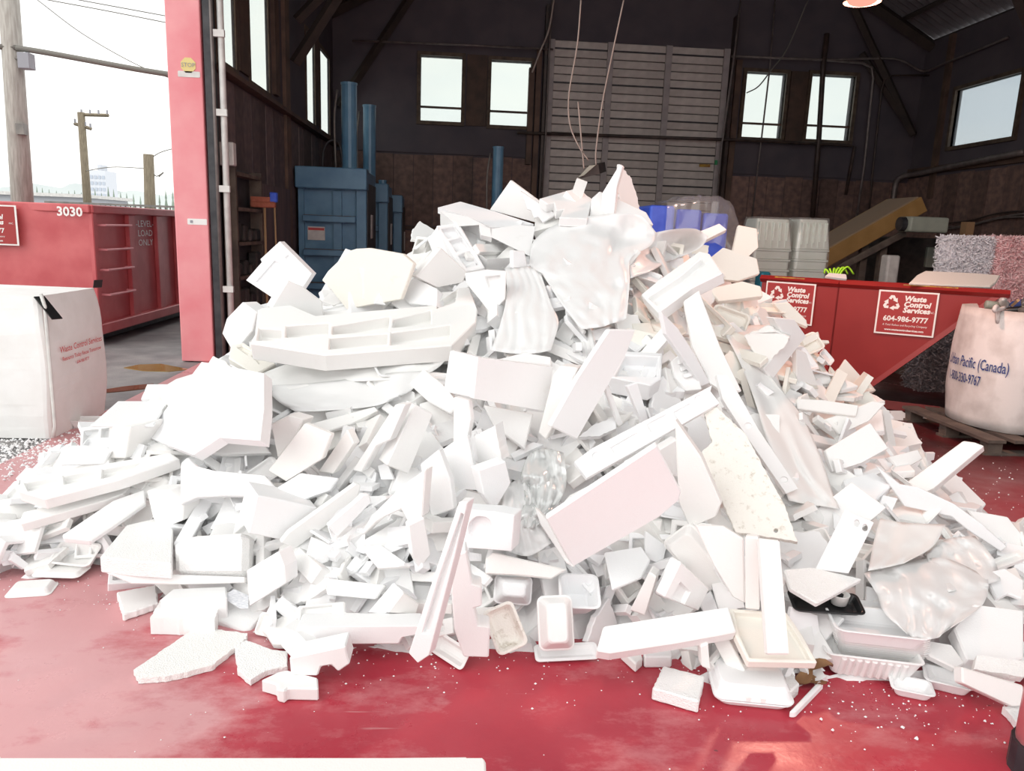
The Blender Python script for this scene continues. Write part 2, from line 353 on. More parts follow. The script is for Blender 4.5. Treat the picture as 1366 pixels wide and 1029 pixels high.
M_BLUEP = mat('blue_plastic', (.03, .09, .62), .4, c2=(.06, .14, .72), scale=6)
M_NEON = mat('neon_strap', (.42, .85, .04), .6)
M_PAPW = mat('shredded_white', (.86, .85, .90), .85, c2=(.93, .92, .94), scale=30)
M_PAPP = mat('shredded_pink', (.90, .52, .54), .85, c2=(.94, .74, .74), scale=30)
M_LEAF = mat('dry_leaf', (.24, .12, .055), .8, c2=(.34, .19, .09), scale=12)
M_RIB = mat('red_ribbon', (.65, .02, .03), .5)
M_ORNG = mat('orange_plastic', (.7, .28, .02), .5)
M_DKST = mat('dark_clutter', (.02, .018, .018), .6, c2=(.06, .05, .045), scale=6, rnd=.4)
M_GREY = mat('grey_edge', (.30, .30, .33), .5)
M_PRINT = mat('printed_insert', (.50, .52, .56), .5, c2=(.8, .8, .82), scale=60, stretch=(1, 5, 1))
# ------------------------------------------------------------------ lettering
def text(name, s, size, wm, m, parent, align='CENTER', shear=0.0, bold=.0, wrap=None, sx=1.0):
    cu = bpy.data.curves.new('t', 'FONT'); cu.body = s; cu.size = size; cu.align_x = align; cu.align_y = 'CENTER'; cu.shear = shear; cu.offset = bold; cu.resolution_u = 2
    cu.space_line = .95
    o = bpy.data.objects.new('t', cu); COL.objects.link(o)
    dg = bpy.context.evaluated_depsgraph_get(); me = bpy.data.meshes.new_from_object(o.evaluated_get(dg))
    bpy.data.objects.remove(o); bpy.data.curves.remove(cu)
    bm = BM(); bm.from_mesh(me); bpy.data.meshes.remove(me)
    if sx != 1.0: bmesh.ops.scale(bm, vec=V((sx, 1, 1)), verts=bm.verts[:])
    if wrap:
        bmesh.ops.subdivide_edges(bm, edges=bm.edges[:], cuts=1)
        for v in bm.verts: v.co = wrap(v.co)
    me = bpy.data.meshes.new(name); bm.to_mesh(me); bm.free(); me.materials.append(m)
    o = bpy.data.objects.new(name, me); reg(o, parent, wm); return o
XL, XR, DB = -2.8, 9.9, 17.0
# ================================================================== the setting
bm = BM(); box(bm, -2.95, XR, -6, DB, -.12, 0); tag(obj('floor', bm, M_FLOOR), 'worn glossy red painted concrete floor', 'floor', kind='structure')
bm = BM(); box(bm, -60, -2.952, -8, 90, -.12, -.012); tag(obj('ground', bm, M_ASPH), 'wet grey asphalt yard outside the opening', 'ground', kind='structure')
EAVE, RIDGE, XM = 5.9, 9.4, (XL+XR)/2
def rect(x0, x1, y0, y1): return [(x0, y0), (x1, y0), (x1, y1), (x0, y1)]
# window and door rectangles on the back wall (x0, x1, z0, z1)
BW = [(-.98, -.12, 3.82, 5.12), (.50, 1.34, 3.80, 5.10), (5.98, 6.86, 3.80, 5.14), (7.42, 8.40, 3.82, 5.16)]
DR = (1.68, 5.56, 0.0, 5.56)
wmB = Matrix(((1, 0, 0, 0), (0, 0, -1, DB), (0, 1, 0, 0), (0, 0, 0, 1)))
bm = BM(); slab(bm, [(XL, 0), (DR[0], 0), (DR[0], DR[3]), (DR[1], DR[3]), (DR[1], 0), (XR, 0), (XR, EAVE+.1), (XM, RIDGE), (XL, EAVE+.1)], .2, [(rect(*w), .3) for w in BW])
wall_back = tag(obj('wall_back', bm, M_WALL, wm=wmB), 'dark boarded back wall with high windows', 'wall', kind='structure')
def planks(wall, bays, wmw, m, w, proud=.02, seed=1):
    rnd = random.Random(seed)
    for a, b, z0, z1 in bays:
        n = max(1, round((b-a)/w)); x = a
        for i in range(n):
            ww = (b-a)/n; bm = BM(); d = proud*rnd.uniform(.5, 1.6)
            box(bm, x+.006, x+ww-.006, z0+rnd.uniform(0, .02), z1-rnd.uniform(0, .04), 0, d, None); x += ww
            obj('plank', bm, m, wall, wm=wmw.copy())
planks(wall_back, [(XL, DR[0]-.25, 0, 1.55), (XL, DR[0]-.25, 1.62, 3.15), (DR[1]+.3, XR, 0, 3.0)], wmB, M_WOOD, .42)
planks(wall_back, [(-.02, .42, 3.75, 5.2), (6.95, 7.34, 3.7, 5.2)], wmB, M_BEAM, .45, .05, 3)
planks(wall_back, [(XL, DR[0]-.25, 3.16, 3.62), (DR[1]+.3, XR, 3.02, 3.68)], wmB, M_WALL, 4.0, .06, 4)
planks(wall_back, [(DR[0]-.25, DR[0]-.13, 0, 5.4), (DR[0]-.4, DR[0]-.28, 3.0, 5.0), (DR[1]+.16, DR[1]+.3, 0, 5.4)], wmB, M_BEAM, .12, .12, 5)
bm = BM(); box(bm, XL, DR[0]-.3, DB-.12, DB, 1.55, 1.62); obj('ledge', bm, M_BEAM, wall_back)
def window(n, r, wmw, label, depth=.06, mull=False, inset=.05, gm=None, back=.1):
    x0, x1, z0, z1 = r; e = empty('window_%d' % n, wmw @ V(((x0+x1)/2, z0, 0)), label, 'window', kind='structure')
    t = .075
    for q in ((x0-t, x1+t, z1, z1+t), (x0-t, x1+t, z0-t, z0), (x0-t, x0, z0, z1), (x1, x1+t, z0, z1)):
        bm = BM(); box(bm, q[0], q[1], q[2], q[3], -back, depth, wmw); obj('frame_bar', bm, M_FRAME, e)
    bm = BM(); box(bm, x0, x1, z0, z1, -inset-.005, -inset+.005, wmw); obj('pane', bm, gm or GLASS, e)
    if mull:
        bm = BM(); box(bm, x0, x1, z0+(z1-z0)*mull-.02, z0+(z1-z0)*mull+.02, -.06, .0, wmw); obj('glazing_bar', bm, M_BEAM, e)
    return e
nw = 0
for w, lb in zip(BW, ('high window above the third blue baler', 'high window left of the grey sectional door', 'high window right of the grey sectional door', 'high window crossed by a dark pipe')):
    nw += 1; window(nw, w, wmB, lb, mull=.22)
# left wall
wmL = Matrix(((0, 0, 1, XL), (1, 0, 0, 0), (0, 1, 0, 0), (0, 0, 0, 1)))
LW = [(9.25, 9.95, 3.38, 4.95), (10.6, 11.55, 3.38, 4.95), (14.2, 14.95, 3.38, 4.85), (15.5, 16.5, 3.38, 4.85)]
bm = BM(); slab(bm, rect(8.95, DB, 0, EAVE), .03, [(rect(*w), .3) for w in LW])
wall_left = tag(obj('wall_left', bm, M_WALL, wm=wmL), 'dark planked left wall with paired windows', 'wall', kind='structure')
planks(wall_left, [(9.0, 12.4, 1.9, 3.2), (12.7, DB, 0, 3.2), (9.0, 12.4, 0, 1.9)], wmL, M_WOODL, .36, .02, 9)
planks(wall_left, [(12.4, 12.7, 0, EAVE), (8.95, 9.1, 3.4, EAVE), (11.75, 12.0, 3.4, 5.6)], wmL, M_BEAM, .3, .05, 10)
planks(wall_left, [(10.06, 10.48, 3.4, 5.1), (15.05, 15.38, 3.4, 5.0)], wmL, M_BEAM, .45, .02, 15)
planks(wall_left, [(9.0, DB, 3.2, 3.3)], wmL, M_BEAM, 9, .14, 11)
for w, lb in zip(LW, ('tall side window next to the red post', 'tall side window second from the red post', 'narrow side window above the front blue baler', 'side window nearest the back wall')):
    nw += 1; window(nw, w, wmL, lb, depth=.02, inset=.0, back=.02)
# right wall
wmR = Matrix(((0, 0, -1, XR), (-1, 0, 0, 0), (0, 1, 0, 0), (0, 0, 0, 1)))
RW = (-15.65, -13.78, 3.62, 4.72)
bm = BM(); slab(bm, rect(-DB, -2.0, 0, EAVE), .08, [(rect(*RW), .3)])
wall_right = tag(obj('wall_right', bm, M_WALL, wm=wmR), 'dark planked right wall with one wide window', 'wall', kind='structure')
planks(wall_right, [(-DB, -7.0, 0, 3.1)], wmR, M_WOOD, .45, .02, 12)
planks(wall_right, [(-16.1, -15.95, 2.6, EAVE), (-12.2, -11.95, 0, EAVE), (-8.2, -7.95, 0, EAVE)], wmR, M_BEAM, .3, .1, 13)
planks(wall_right, [(-DB, -7.0, 3.12, 3.3)], wmR, M_BEAM, 12, .12, 14)
nw += 1; window(nw, RW, wmR, 'wide clouded window on the right wall', gm=GLASSC)
# unseen front wall beside the opening, added to shade the hall's right side
bm = BM(); box(bm, 4.6, XR, 1.75, 1.95, 0, EAVE+3); tag(obj('wall_front_shade', bm, M_WALL), 'unseen dark front wall added to shade the right of the hall', 'wall', kind='structure')
# roof
ceiling = empty('ceiling', (XM, 9, EAVE), 'dark pitched roof of corrugated sheets on purlins', 'ceiling', kind='structure')
for s, xe in ((-1, XL-.3), (1, XR+.3)):
    L = math.hypot(XM-xe, RIDGE-EAVE); sl = V((xe-XM, 0, EAVE-RIDGE)).normalized(); nn = V((sl.z*s, 0, -sl.x*s)); nn = nn if nn.z > 0 else -nn
    ys = [1.2+i*1.6 for i in range(11)]
    for y0, y1 in zip(ys, ys[1:]):
        bm = BM(); k = 16; pr = []
        for i in range(k+1):
            y = y0+(y1-y0)*i/k; z = .02*math.cos(i*math.pi)
            pr.append((y, z))
        A = [bm.verts.new(V((XM, y, RIDGE))+nn*z) for y, z in pr]; B = [bm.verts.new(V((XM, y, RIDGE))+sl*L+nn*z) for y, z in pr]
        A2 = [bm.verts.new(v.co+nn*.05) for v in A]; B2 = [bm.verts.new(v.co+nn*.05) for v in B]
        for i in range(k):
            bm.faces.new((A[i], A[i+1], B[i+1], B[i])); bm.faces.new((A2[i], A2[i+1], B2[i+1], B2[i]))
        bm.faces.new((A[0], B[0], B2[0], A2[0])); bm.faces.new((A[-1], B[-1], B2[-1], A2[-1]))
        obj('roof_sheet', bm, M_ROOF, ceiling)
    for i in range(9):
        c = V((XM, 0, RIDGE))+sl*(.3+(L-.5)*i/8)-nn*.09
        bm = BM(); cyl(bm, (c.x, 1.2, c.z), (c.x, DB, c.z), .055, 4); obj('purlin', bm, M_RAFT, ceiling)
    for y in (4.5, 8.7, 12.6, 16.8):
        bm = BM(); a = V((XM, y, RIDGE))-nn*.22; b = a+sl*(L-.2); cyl(bm, a, b, .13, 4); obj('rafter', bm, M_RAFT, ceiling)
        xw = XL+.15 if s < 0 else XR-.15
        bm = BM(); cyl(bm, (xw, y, 4.0), (xw-s*1.7, y, 6.55), .09, 4); obj('brace', bm, M_RAFT, ceiling)
for a, b in (((8.4, DB-.15, 5.6), (9.8, DB-.15, 4.0)), ((-2.6, 12.55, 4.6), (-.6, 12.55, 6.6))):
    bm = BM(); cyl(bm, a, b, .08, 4); obj('brace', bm, M_RAFT, ceiling)
# sectional door
door = empty('door_1', ((DR[0]+DR[1])/2, DB-.05, 0), 'grey sectional overhead door with ribbed panels', 'door', kind='structure')
cw = (DR[1]-DR[0]); st = .13; pw = (cw-4*st)/3; rows = 33; rh = DR[3]/rows
pan = None
for r in range(rows):
    for c in range(3):
        wm = Matrix.Translation((DR[0]+st+c*(pw+st), DB-.06, r*rh))
        if pan is None:
            bm = BM(); box(bm, 0, pw, 0, .04, .008, rh-.008); pan = obj('panel', bm, M_DOOR, door, wm=wm, bevel=.01)
        else: inst(pan, door, wm)
for c in range(4):
    bm = BM(); x = DR[0]+c*(pw+st); box(bm, x, x+st, DB-.10, DB-.03, 0, DR[3]); obj('stile', bm, M_DRAIL, door)
for r in range(4, rows, 4):
    bm = BM(); box(bm, DR[0], DR[1], DB-.085, DB-.03, r*rh-.015, r*rh+.015); obj('section_joint', bm, M_BLKM, door)
bm = BM(); box(bm, DR[0], DR[1], DB-.02, DB+.1, 0, DR[3]); obj('backing', bm, M_BLKM, door)
bm = BM(); p = ony(940, 221, DB-.1); box(bm, p.x-.12, p.x+.12, DB-.115, DB-.095, p.z-.03, p.z+.03); obj('handle_plate', bm, M_TAPE, door)
bm = BM(); p = ony(955, 217, DB-.1); box(bm, p.x-.03, p.x+.03, DB-.115, DB-.095, p.z-.05, p.z+.05); obj('tag', bm, mat('green_tag', (.03, .32, .12), .5), door)
for x, lb in ((DR[0]-.06, 'left'), (DR[1]+.06, 'right')):
    bm = BM(); box(bm, x-.03, x+.03, DB-.22, DB, 0, 6.2); obj('track', bm, M_DPIPE, door)
# ---------------- pipes, conduits and cords on the back and right walls
def run(name, label, pts, r, m, cat, group=None, smooth=False, n=8):
    bm = BM(); tube(bm, bezpts(pts, n) if smooth else pts, r, 6); return tag(obj(name, bm, m, smooth=True), label, cat, group)
def BP(px, py, d=.25): return ony(px, py, DB-d)
run('conduit', 'long dark pipe running across the grey sectional door', [BP(690, 177), BP(990, 187), BP(1133, 194), BP(1140, 196), BP(1128, 260)], .035, M_DPIPE, 'pipe')
run('conduit', 'thin pale pipe above the high left windows', [BP(470, 54), BP(620, 60), BP(738, 66)], .022, M_PIPE, 'pipe')
run('conduit', 'grey conduit bending down beside the pipe-crossed window', [BP(976, 75), BP(1100, 80), BP(1150, 84), BP(1163, 90), BP(1165, 105), BP(1153, 220), BP(1140, 310)], .028, M_PIPE, 'pipe')
run('conduit', 'slim conduit with a rounded bend beside the wall corner', [BP(1250, 100), BP(1190, 101), BP(1180, 106), BP(1176, 120), BP(1163, 240), BP(1158, 300)], .022, M_DPIPE, 'pipe')
run('water_pipe', 'vertical brown pipe standing in front of a high window', [BP(1103, 45), BP(1098, 90), BP(1092, 190), BP(1083, 300)], .055, M_DPIPE, 'pipe')
run('conduit', 'conduit swooping from the back wall up the right wall', [BP(1098, 80), BP(1180, 78), BP(1205, 82), BP(1232, 95), onx(1262, 84, XR-.1), onx(1345, 50, XR-.1)], .025, M_PIPE, 'pipe', smooth=True)
run('vent_pipe', 'thick grey pipe curving along the right wall', [BP(1189, 300), BP(1194, 250), BP(1203, 236), onx(1228, 231, XR-.15), onx(1290, 218, XR-.15), onx(1366, 203, XR-.15)], .06, M_PIPE, 'pipe', smooth=True)
for k, (dy, s) in enumerate(((0, 0), (4, 2), (8, -1))):
    run('cable', 'dark cable sagging along the right wall', [onx(1250, 299+dy, XR-.12), onx(1290, 295+dy+s, XR-.12), onx(1330, 285+dy+s, XR-.12), onx(1366, 281+dy, XR-.12)], .018, M_PIPE if k else M_DPIPE, 'cable', 'cables along the right wall', smooth=True)
run('conduit', 'thin upright conduit left of the window pair', [BP(1034, 0), BP(1027, 90), BP(1014, 200), BP(1002, 300)], .018, M_PIPE, 'pipe')
run('hanging_wire', 'slanting wire crossing the window beside the door', [BP(1078, 0, .6), BP(1050, 65, .6), BP(1030, 92, .6), BP(1012, 115, .6), BP(996, 124, .6)], .014, M_WIRE, 'wire', smooth=True)
run('conduit', 'upright conduit beside the right door track', [BP(988, 0, .35), BP(980, 70, .35), BP(962, 200, .35), BP(955, 290, .35)], .022, M_PIPE, 'pipe')
run('conduit', 'upright conduit beside the left door track', [BP(737, 0, .3), BP(733, 60, .3), BP(728, 180, .3), BP(722, 270, .3)], .022, M_PIPE, 'pipe')
run('hanging_wire', 'loose wire hanging in front of the left door track', [BP(739, 0, .5), BP(732, 40, .5), BP(720, 70, .5), BP(710, 97, .5)], .02, M_CORD, 'wire', smooth=True)
yl = 9.0
LC = ony(787, 229, yl)
lamp_cords = [[(775, 0), (770, 60), (759, 125), (760, 165), (772, 195), (785, 214)], [(832, 0), (815, 80), (803, 140), (795, 200), (795, 220)], [(771, 136), (774, 170), (778, 215), (779, 225)]]
fx = empty('hanging_fixture', LC, 'small dark wedge-shaped fixture hanging on pale cords above the heap', 'light fixture')
bm = BM(); A = [ony(*p, yl) for p in ((771, 236), (791, 220), (798, 232), (797, 231), (775, 237))]
pv = [ony(x, y, yl) for x, y in ((771, 237), (787, 221), (798, 219), (800, 232), (776, 238))]
f = [bm.verts.new(p) for p in pv]; g = [bm.verts.new(p+V((.12, .25, .05))) for p in pv]; n = len(f)
bm.faces.new(f); bm.faces.new(g[::-1])
for i in range(n): bm.faces.new((f[i], f[(i+1)%n], g[(i+1)%n], g[i]))
obj('housing', bm, M_DKST, fx)
bm = BM(); pv = [ony(x, y, yl-.03) for x, y in ((771, 237), (786, 221), (795, 220), (779, 234))]
f = [bm.verts.new(p) for p in pv]; g = [bm.verts.new(p+V((.0, .02, .0))) for p in pv]; bm.faces.new(f); bm.faces.new(g[::-1])
for i in range(4): bm.faces.new((f[i], f[(i+1)%4], g[(i+1)%4], g[i]))
obj('cover_plate', bm, M_GREYG, fx)
for c in lamp_cords:
    bm = BM(); tube(bm, bezpts([ony(x, y, yl) for x, y in c], 5), .009, 5); obj('cord', bm, M_CORD, fx, smooth=True)
# warm dome lamp
P = ony(1150, 3, 5.6)
lampE = empty('dome_lamp', P, 'glowing warm dome lamp hanging under the roof', 'lamp')
bm = BM(); rs = []
for r, z in ((.125, 0.0), (.12, .03), (.09, .08), (.04, .13), (.02, .20)): rs.append([(P.x+r*math.cos(2*math.pi*i/20), P.y+r*math.sin(2*math.pi*i/20), P.z+z) for i in range(20)])
loft(bm, rs, cap0=False); obj('shade', bm, M_DPIPE, lampE, smooth=True)
bm = BM(); bmesh.ops.create_uvsphere(bm, u_segments=16, v_segments=8, radius=.10); bmesh.ops.scale(bm, vec=(1, 1, .45), verts=bm.verts[:]); bmesh.ops.translate(bm, vec=P+V((0, 0, .02)), verts=bm.verts[:])
obj('diffuser', bm, emis('lamp_glow', (1, .40, .30), .75), lampE, smooth=True)
bm = BM(); cyl(bm, P+V((0, 0, .20)), (P.x, P.y, RIDGE-(P.x-XM)*(RIDGE-EAVE)/(XR+.3-XM)-.1), .012, 6); obj('cord', bm, M_DPIPE, lampE)
ld = bpy.data.lights.new('dome_lamp_light', 'POINT'); ld.energy = 125; ld.color = (1, .50, .37); ld.shadow_soft_size = .10
lo = bpy.data.objects.new('dome_lamp_light', ld); reg(lo, lampE, Matrix.Translation(P-V((0, 0, .07))))
# ================================================================== the left opening: red post, track, pipe
pc = V((-2.97, 8.85, 0)); post = empty('door_post', pc, 'faded red steel door post with a yellow sticker', 'post')
bm = BM(); box(bm, -3.18, -2.82, 8.78, 8.90, 0, 5.5); obj('face_plate', bm, M_PINK, post, bevel=.012, seg=2)
bm = BM(); box(bm, -3.18, -3.14, 8.9, 9.2, 0, 5.5); obj('flange', bm, M_PINK, post)
bm = BM(); box(bm, -2.86, -2.82, 8.9, 9.2, 0, 5.5); obj('flange', bm, M_PINK, post)
def face(px, py): return ony(px, py, 8.775)
wmF = lambda p: Matrix(((1, 0, 0, p.x), (0, 0, -1, p.y), (0, 1, 0, p.z), (0, 0, 0, 1)))
bm = BM(); q = face(251, 87); slab(bm, circ(0, 0, .082, n=8), .004); 
stp = obj('sticker', bm, M_STOP, post, wm=wmF(q) @ Matrix.Rotation(math.pi/8, 4, 'Z')); text('lettering', 'STOP', .06, wmF(q+V((0, -.006, .0))), M_GREY, stp)
q = face(252, 99); bm = BM(); slab(bm, rrect(.23, .06, .01), .004); obj('label_plate', bm, M_OFFW, post, wm=wmF(q))
q = face(263, 296); bm = BM(); slab(bm, rrect(.21, .065, .01), .004); lp = obj('label_plate', bm, M_WHITE, post, wm=wmF(q)); 
bm = BM(); slab(bm, rrect(.03, .03, .005), .002); obj('mark', bm, M_GREY, lp, wm=wmF(q+V((-.06, -.004, 0))))
bm = BM(); box(bm, -2.80, -2.72, 8.8, 8.95, 0, 5.5); tag(obj('door_track', bm, M_BLKM), 'black door track beside the red post', 'track')
tp = empty('drain_pipe', (-2.62, 8.85, 0), 'worn white pipe clamped beside the black door track', 'pipe')
bm = BM(); cyl(bm, (-2.63, 8.85, 0), (-2.63, 8.85, 5.5), .035, 10); obj('pipe', bm, M_OFFW, tp, smooth=True)
for z in (.8, 1.9, 2.7, 3.5, 4.3):
    bm = BM(); box(bm, -2.72, -2.58, 8.79, 8.83, z, z+.07); obj('clamp', bm, M_OFFW, tp)
bm = BM(); cyl(bm, (-2.71, 8.8, 0), (-2.71, 8.8, 5.5), .02, 8); tag(obj('conduit', bm, M_PIPE, smooth=True), 'slim grey conduit between door track and white pipe', 'pipe')
bm = BM(); box(bm, -2.79, -2.58, 8.98, 9.10, 2.2, 2.45); tag(obj('switch_box', bm, M_OFFW, bevel=.008), 'pale electrical switch box on the left wall', 'switch box')
# shelves against the left wall
sh = empty('shelf_rack', (XL+.09, 9.8, 0), 'dark timber shelf rack filled with clutter on left wall', 'shelf')
for z in (.55, .95, 1.35, 1.75, 2.15):
    bm = BM(); box(bm, XL+.03, XL+.20, 9.12, 10.25, z-.04, z); obj('shelf_board', bm, M_TIMB, sh)
for y in (9.1, 10.22):
    bm = BM(); box(bm, XL+.03, XL+.20, y, y+.05, 0, 2.2); obj('upright', bm, M_TIMB, sh)
bm = BM(); box(bm, XL+.03, XL+.05, 9.1, 10.25, .0, 2.2); obj('back_panel', bm, M_BLKM, sh)
bm = BM(); box(bm, XL+.05, XL+.08, 10.3, 12.4, .0, 2.1); tag(obj('plywood_sheet', bm, M_WOODL), 'dark plywood sheet standing against the left wall', 'board')
rc = random.Random(4)
for z in (.95, 1.35, .55):
    for k in range(4):
        y = 9.18+k*.26; hh = rc.uniform(.12, .28); bm = BM(); box(bm, XL+.07, XL+.19, y, y+rc.uniform(.13, .22), z, z+hh); tag(obj('tool_box', bm, M_DKST, bevel=.02), 'dark boxy clutter standing on the timber shelves', 'box', 'clutter on the shelf rack')
bm = BM(); tube(bm, bezpts([(XL+.24, 9.5, .03), (XL+.26, 9.8, .03), (XL+.22, 10.1, .03)], 5), .03, 6); tag(obj('cable_coil', bm, M_ORNG, smooth=True), 'orange cable lying on the floor below the shelf rack', 'cable')
# brooms
for px, m, lb in (((353, 277, 356, 400), M_BROOM, 'push broom with brick-red head standing head up'), ((366, 270, 372, 400), M_BLUEP, 'thin-handled broom with small blue head standing head up')):
    a = ony(px[0], px[1], 10.0); b = ony(px[2], px[3], 9.85); e = empty('push_broom', (b.x, b.y, 0), lb, 'broom')
    b = V((b.x, b.y, .01))
    bm = BM(); cyl(bm, b, a, .016 if m == M_BROOM else .012, 8); obj('handle', bm, M_STICK, e, smooth=True)
    w = .17 if m == M_BROOM else .05
    bm = BM(); box(bm, a.x-w, a.x+w*.8, a.y-.04, a.y+.04, a.z, a.z+.07 if m == M_BROOM else a.z+.12); hd = obj('head', bm, m, e, bevel=.01)
    bm = BM(); box(bm, a.x-w*.95, a.x+w*.75, a.y-.035, a.y+.035, a.z+.07, a.z+.13); 
    if m == M_BROOM: obj('bristles', bm, M_BROOM, hd)
    else: bm.free()
# ================================================================== balers
def baler(x0, x1, y0, y1, h, cx, cyl_h, label, detail=True, cr=.13):
    e = empty('baler', ((x0+x1)/2, (y0+y1)/2, 0), label, 'baler', 'blue vertical balers')
    w = x1-x0
    bm = BM(); box(bm, x0, x1, y0+.06, y1, 0, h); obj('body', bm, M_BLUE, e, bevel=.015)
    bm = BM(); box(bm, x0, x0+.09, y0, y0+.08, 0, h-.3); obj('side_frame', bm, M_BLUE, e)
    bm = BM(); box(bm, x1-.16, x1+.01, y0-.02, y0+.08, 0, h); obj('side_frame', bm, M_BLUE, e, bevel=.01)
    bm = BM(); box(bm, x0-.02, x1+.03, y0-.14, y0+.12, h-.32, h+.02); obj('head_beam', bm, M_BLUE, e, bevel=.015)
    for z in (h-.85, h-1.4, h-1.95):
        bm = BM(); box(bm, x0+.09, x1-.16, y0-.14, y0+.1, z, z+.10); lg = obj('door_ledge', bm, M_BLUE, e, bevel=.01)
        bm = BM(); box(bm, x0+.1, x1-.17, y0-.135, y0+.06, z+.101, z+.108); obj('rust_top', bm, M_RUST, lg)
    bm = BM(); box(bm, x0+w*.52, x0+w*.64, y0-.02, y0+.1, 0, h-.35); obj('door_rib', bm, M_BLUE, e)
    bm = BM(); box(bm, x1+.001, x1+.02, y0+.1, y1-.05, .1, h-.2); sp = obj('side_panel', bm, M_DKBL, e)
    bm = BM(); box(bm, x1+.02, x1+.03, y0+.5, y0+.75, h-1.1, h-.7); obj('notice', bm, M_OFFW, sp)
    bm = BM(); box(bm, x0+.14, x0+.42, y0+.03, y0+.058, h-1.15, h-.93); lb = obj('warning_label', bm, M_OFFW, e)
    bm = BM(); box(bm, x0+.15, x0+.41, y0+.025, y0+.029, h-.99, h-.95); obj('red_band', bm, M_TXR, lb)
    bm = BM(); cyl(bm, (cx, (y0+y1)/2, h), (cx, (y0+y1)/2, h+cyl_h), cr, 16); c = obj('ram_cylinder', bm, M_BLUEC, e, smooth=False)
    bm = BM(); cyl(bm, (cx, (y0+y1)/2, h+cyl_h), (cx, (y0+y1)/2, h+cyl_h+.03), cr*1.08, 16); obj('end_cap', bm, M_BLUEC, c)
    bm = BM(); tube(bm, bezpts([(cx-cr-.05, (y0+y1)/2-.1, h+cyl_h-.1), (cx-cr-.1, (y0+y1)/2-.12, h+cyl_h*.6), (cx-cr-.08, (y0+y1)/2-.12, h)], 5), .02, 6); obj('hydraulic_pipe', bm, M_STEEL, e, smooth=True)
    return e
baler(-2.72, -1.62, 13.0, 14.3, 2.48, -1.98, 1.42, 'blue baler with tallest ram cylinder beside the left wall')
baler(-2.45, -1.45, 14.8, 15.8, 2.35, -1.84, 1.45, 'blue baler behind the front baler', cr=.12)
baler(-2.2, -1.28, 16.0, 16.8, 2.2, -1.7, .3, 'smallest blue baler against the back wall', cr=.08)
P = ony(665, 198, 14.8); baler(P.x-.6, P.x+.5, 14.2, 15.4, 1.75, P.x, P.z-1.75, 'blue baler with rust-marked cylinder behind the heap peak', cr=.10)
bm = BM(); pts = [ony(x, y, 13.6) for x, y in ((430, 225), (432, 200), (440, 188), (452, 190), (456, 210), (457, 226))]; tube(bm, bezpts(pts, 6), .02, 6)
tag(obj('hydraulic_hose', bm, M_BLKM, smooth=True), 'black hose looping over the front baler', 'hose')
# ================================================================== outside on the left
def recycle(bm, s, z=0.0):
    for k in range(3):
        R = Matrix.Rotation(math.radians(120*k), 3, 'Z')
        for poly in ([(-.16, .95), (.20, .95), (.42, .57), (.18, .43), (.02, .68), (-.12, .42), (-.40, .58)], [(.56, .68), (.62, .12), (.08, .36), (.20, .44), (.40, .56)]):
            vs = [bm.verts.new(R @ V((x*s, y*s, z))) for x, y in poly]
            bm.faces.new(vs)
def company_sign(parent, o, x, n, w, h):
    wm = mat_from(o, x, n)
    def at(u, v, e=.003): return wm @ Matrix.Translation((u*w/2, v*h/2, e))
    bm = BM(); slab(bm, rect(-w/2, w/2, -h/2, h/2), .006); pl = obj('sign_panel', bm, M_TXW, parent, wm=wm)
    bm = BM(); slab(bm, rect(-w*.47, w*.47, -h*.465, h*.465), .001, z0=.0015); obj('red_field', bm, M_SIGN, pl, wm=wm)
    bm = BM(); recycle(bm, h*.19); obj('recycling_mark', bm, M_TXW, pl, wm=at(-.52, .42))
    for s, v in (('Waste', .66), ('Control', .40), ('Services', .14)):
        text('lettering', s, h*.165, at(-.12, v), M_TXW, pl, 'LEFT', .18, .003)
    text('lettering', 'INC.', h*.06, at(.74, .10), M_TXW, pl, 'LEFT')
    text('lettering', 'wcs', h*.055, at(-.52, .40, .004), M_SIGN, pl)
    text('lettering', '604-986-9777', h*.165, at(0, -.28), M_TXW, pl, 'CENTER', 0, .002, sx=.98)
    text('lettering', 'A Total Refuse and Recycling Company', h*.062, at(0, -.56), M_TXW, pl, 'CENTER', .18, sx=.92)
    text('lettering', 'www.wastecontrolservices.com', h*.062, at(0, -.78), M_TXW, pl, 'CENTER', 0, .001)
    return pl
cx, cyy, zt, zb = -4.52, 9.68, 1.72, .14
ct = empty('waste_container', (-5.6, 11.5, 0), 'dented red roll-off waste container numbered 3030 in the yard', 'container')
bm = BM(); box(bm, cx-2.3, cx-.03, cyy+.05, cyy+5.6, zb, zt-.05); obj('body', bm, M_RED, ct, bevel=.02)
bm = BM()
N = 26
grid = [[None]*(14) for _ in range(N)]
for i in range(N):
    for j in range(14):
        x = cx-2.3*i/(N-1); z = zb+(zt-.02-zb)*j/13
        d = noise.noise(V((x*1.7, z*2.1, 3.0)))*.06+noise.noise(V((x*4, z*4.5, 8.0)))*.03
        grid[i][j] = bm.verts.new((x, cyy-abs(d) if 0 < i < N-1 else cyy, z))
for i in range(N-1):
    for j in range(13): bm.faces.new((grid[i][j], grid[i+1][j], grid[i+1][j+1], grid[i][j+1]))
for i in range(N-1):
    for j in (0, 13):
        a = bm.verts.new(grid[i][j].co*1); 
bk = {}
obj('end_plate', bm, M_RED, ct, smooth=True)
bm = BM(); box(bm, cx-2.32, cx+.03, cyy-.03, cyy+.09, zt-.10, zt); obj('top_rail', bm, M_RED, ct, bevel=.012)
bm = BM(); box(bm, cx-.04, cx+.06, cyy, cyy+5.6, zt-.10, zt); obj('top_rail', bm, M_RED, ct, bevel=.012)
bm = BM(); box(bm, cx-.04, cx+.07, cyy, cyy+5.6, zb, zb+.13); obj('bottom_rail', bm, M_RED, ct, bevel=.012)
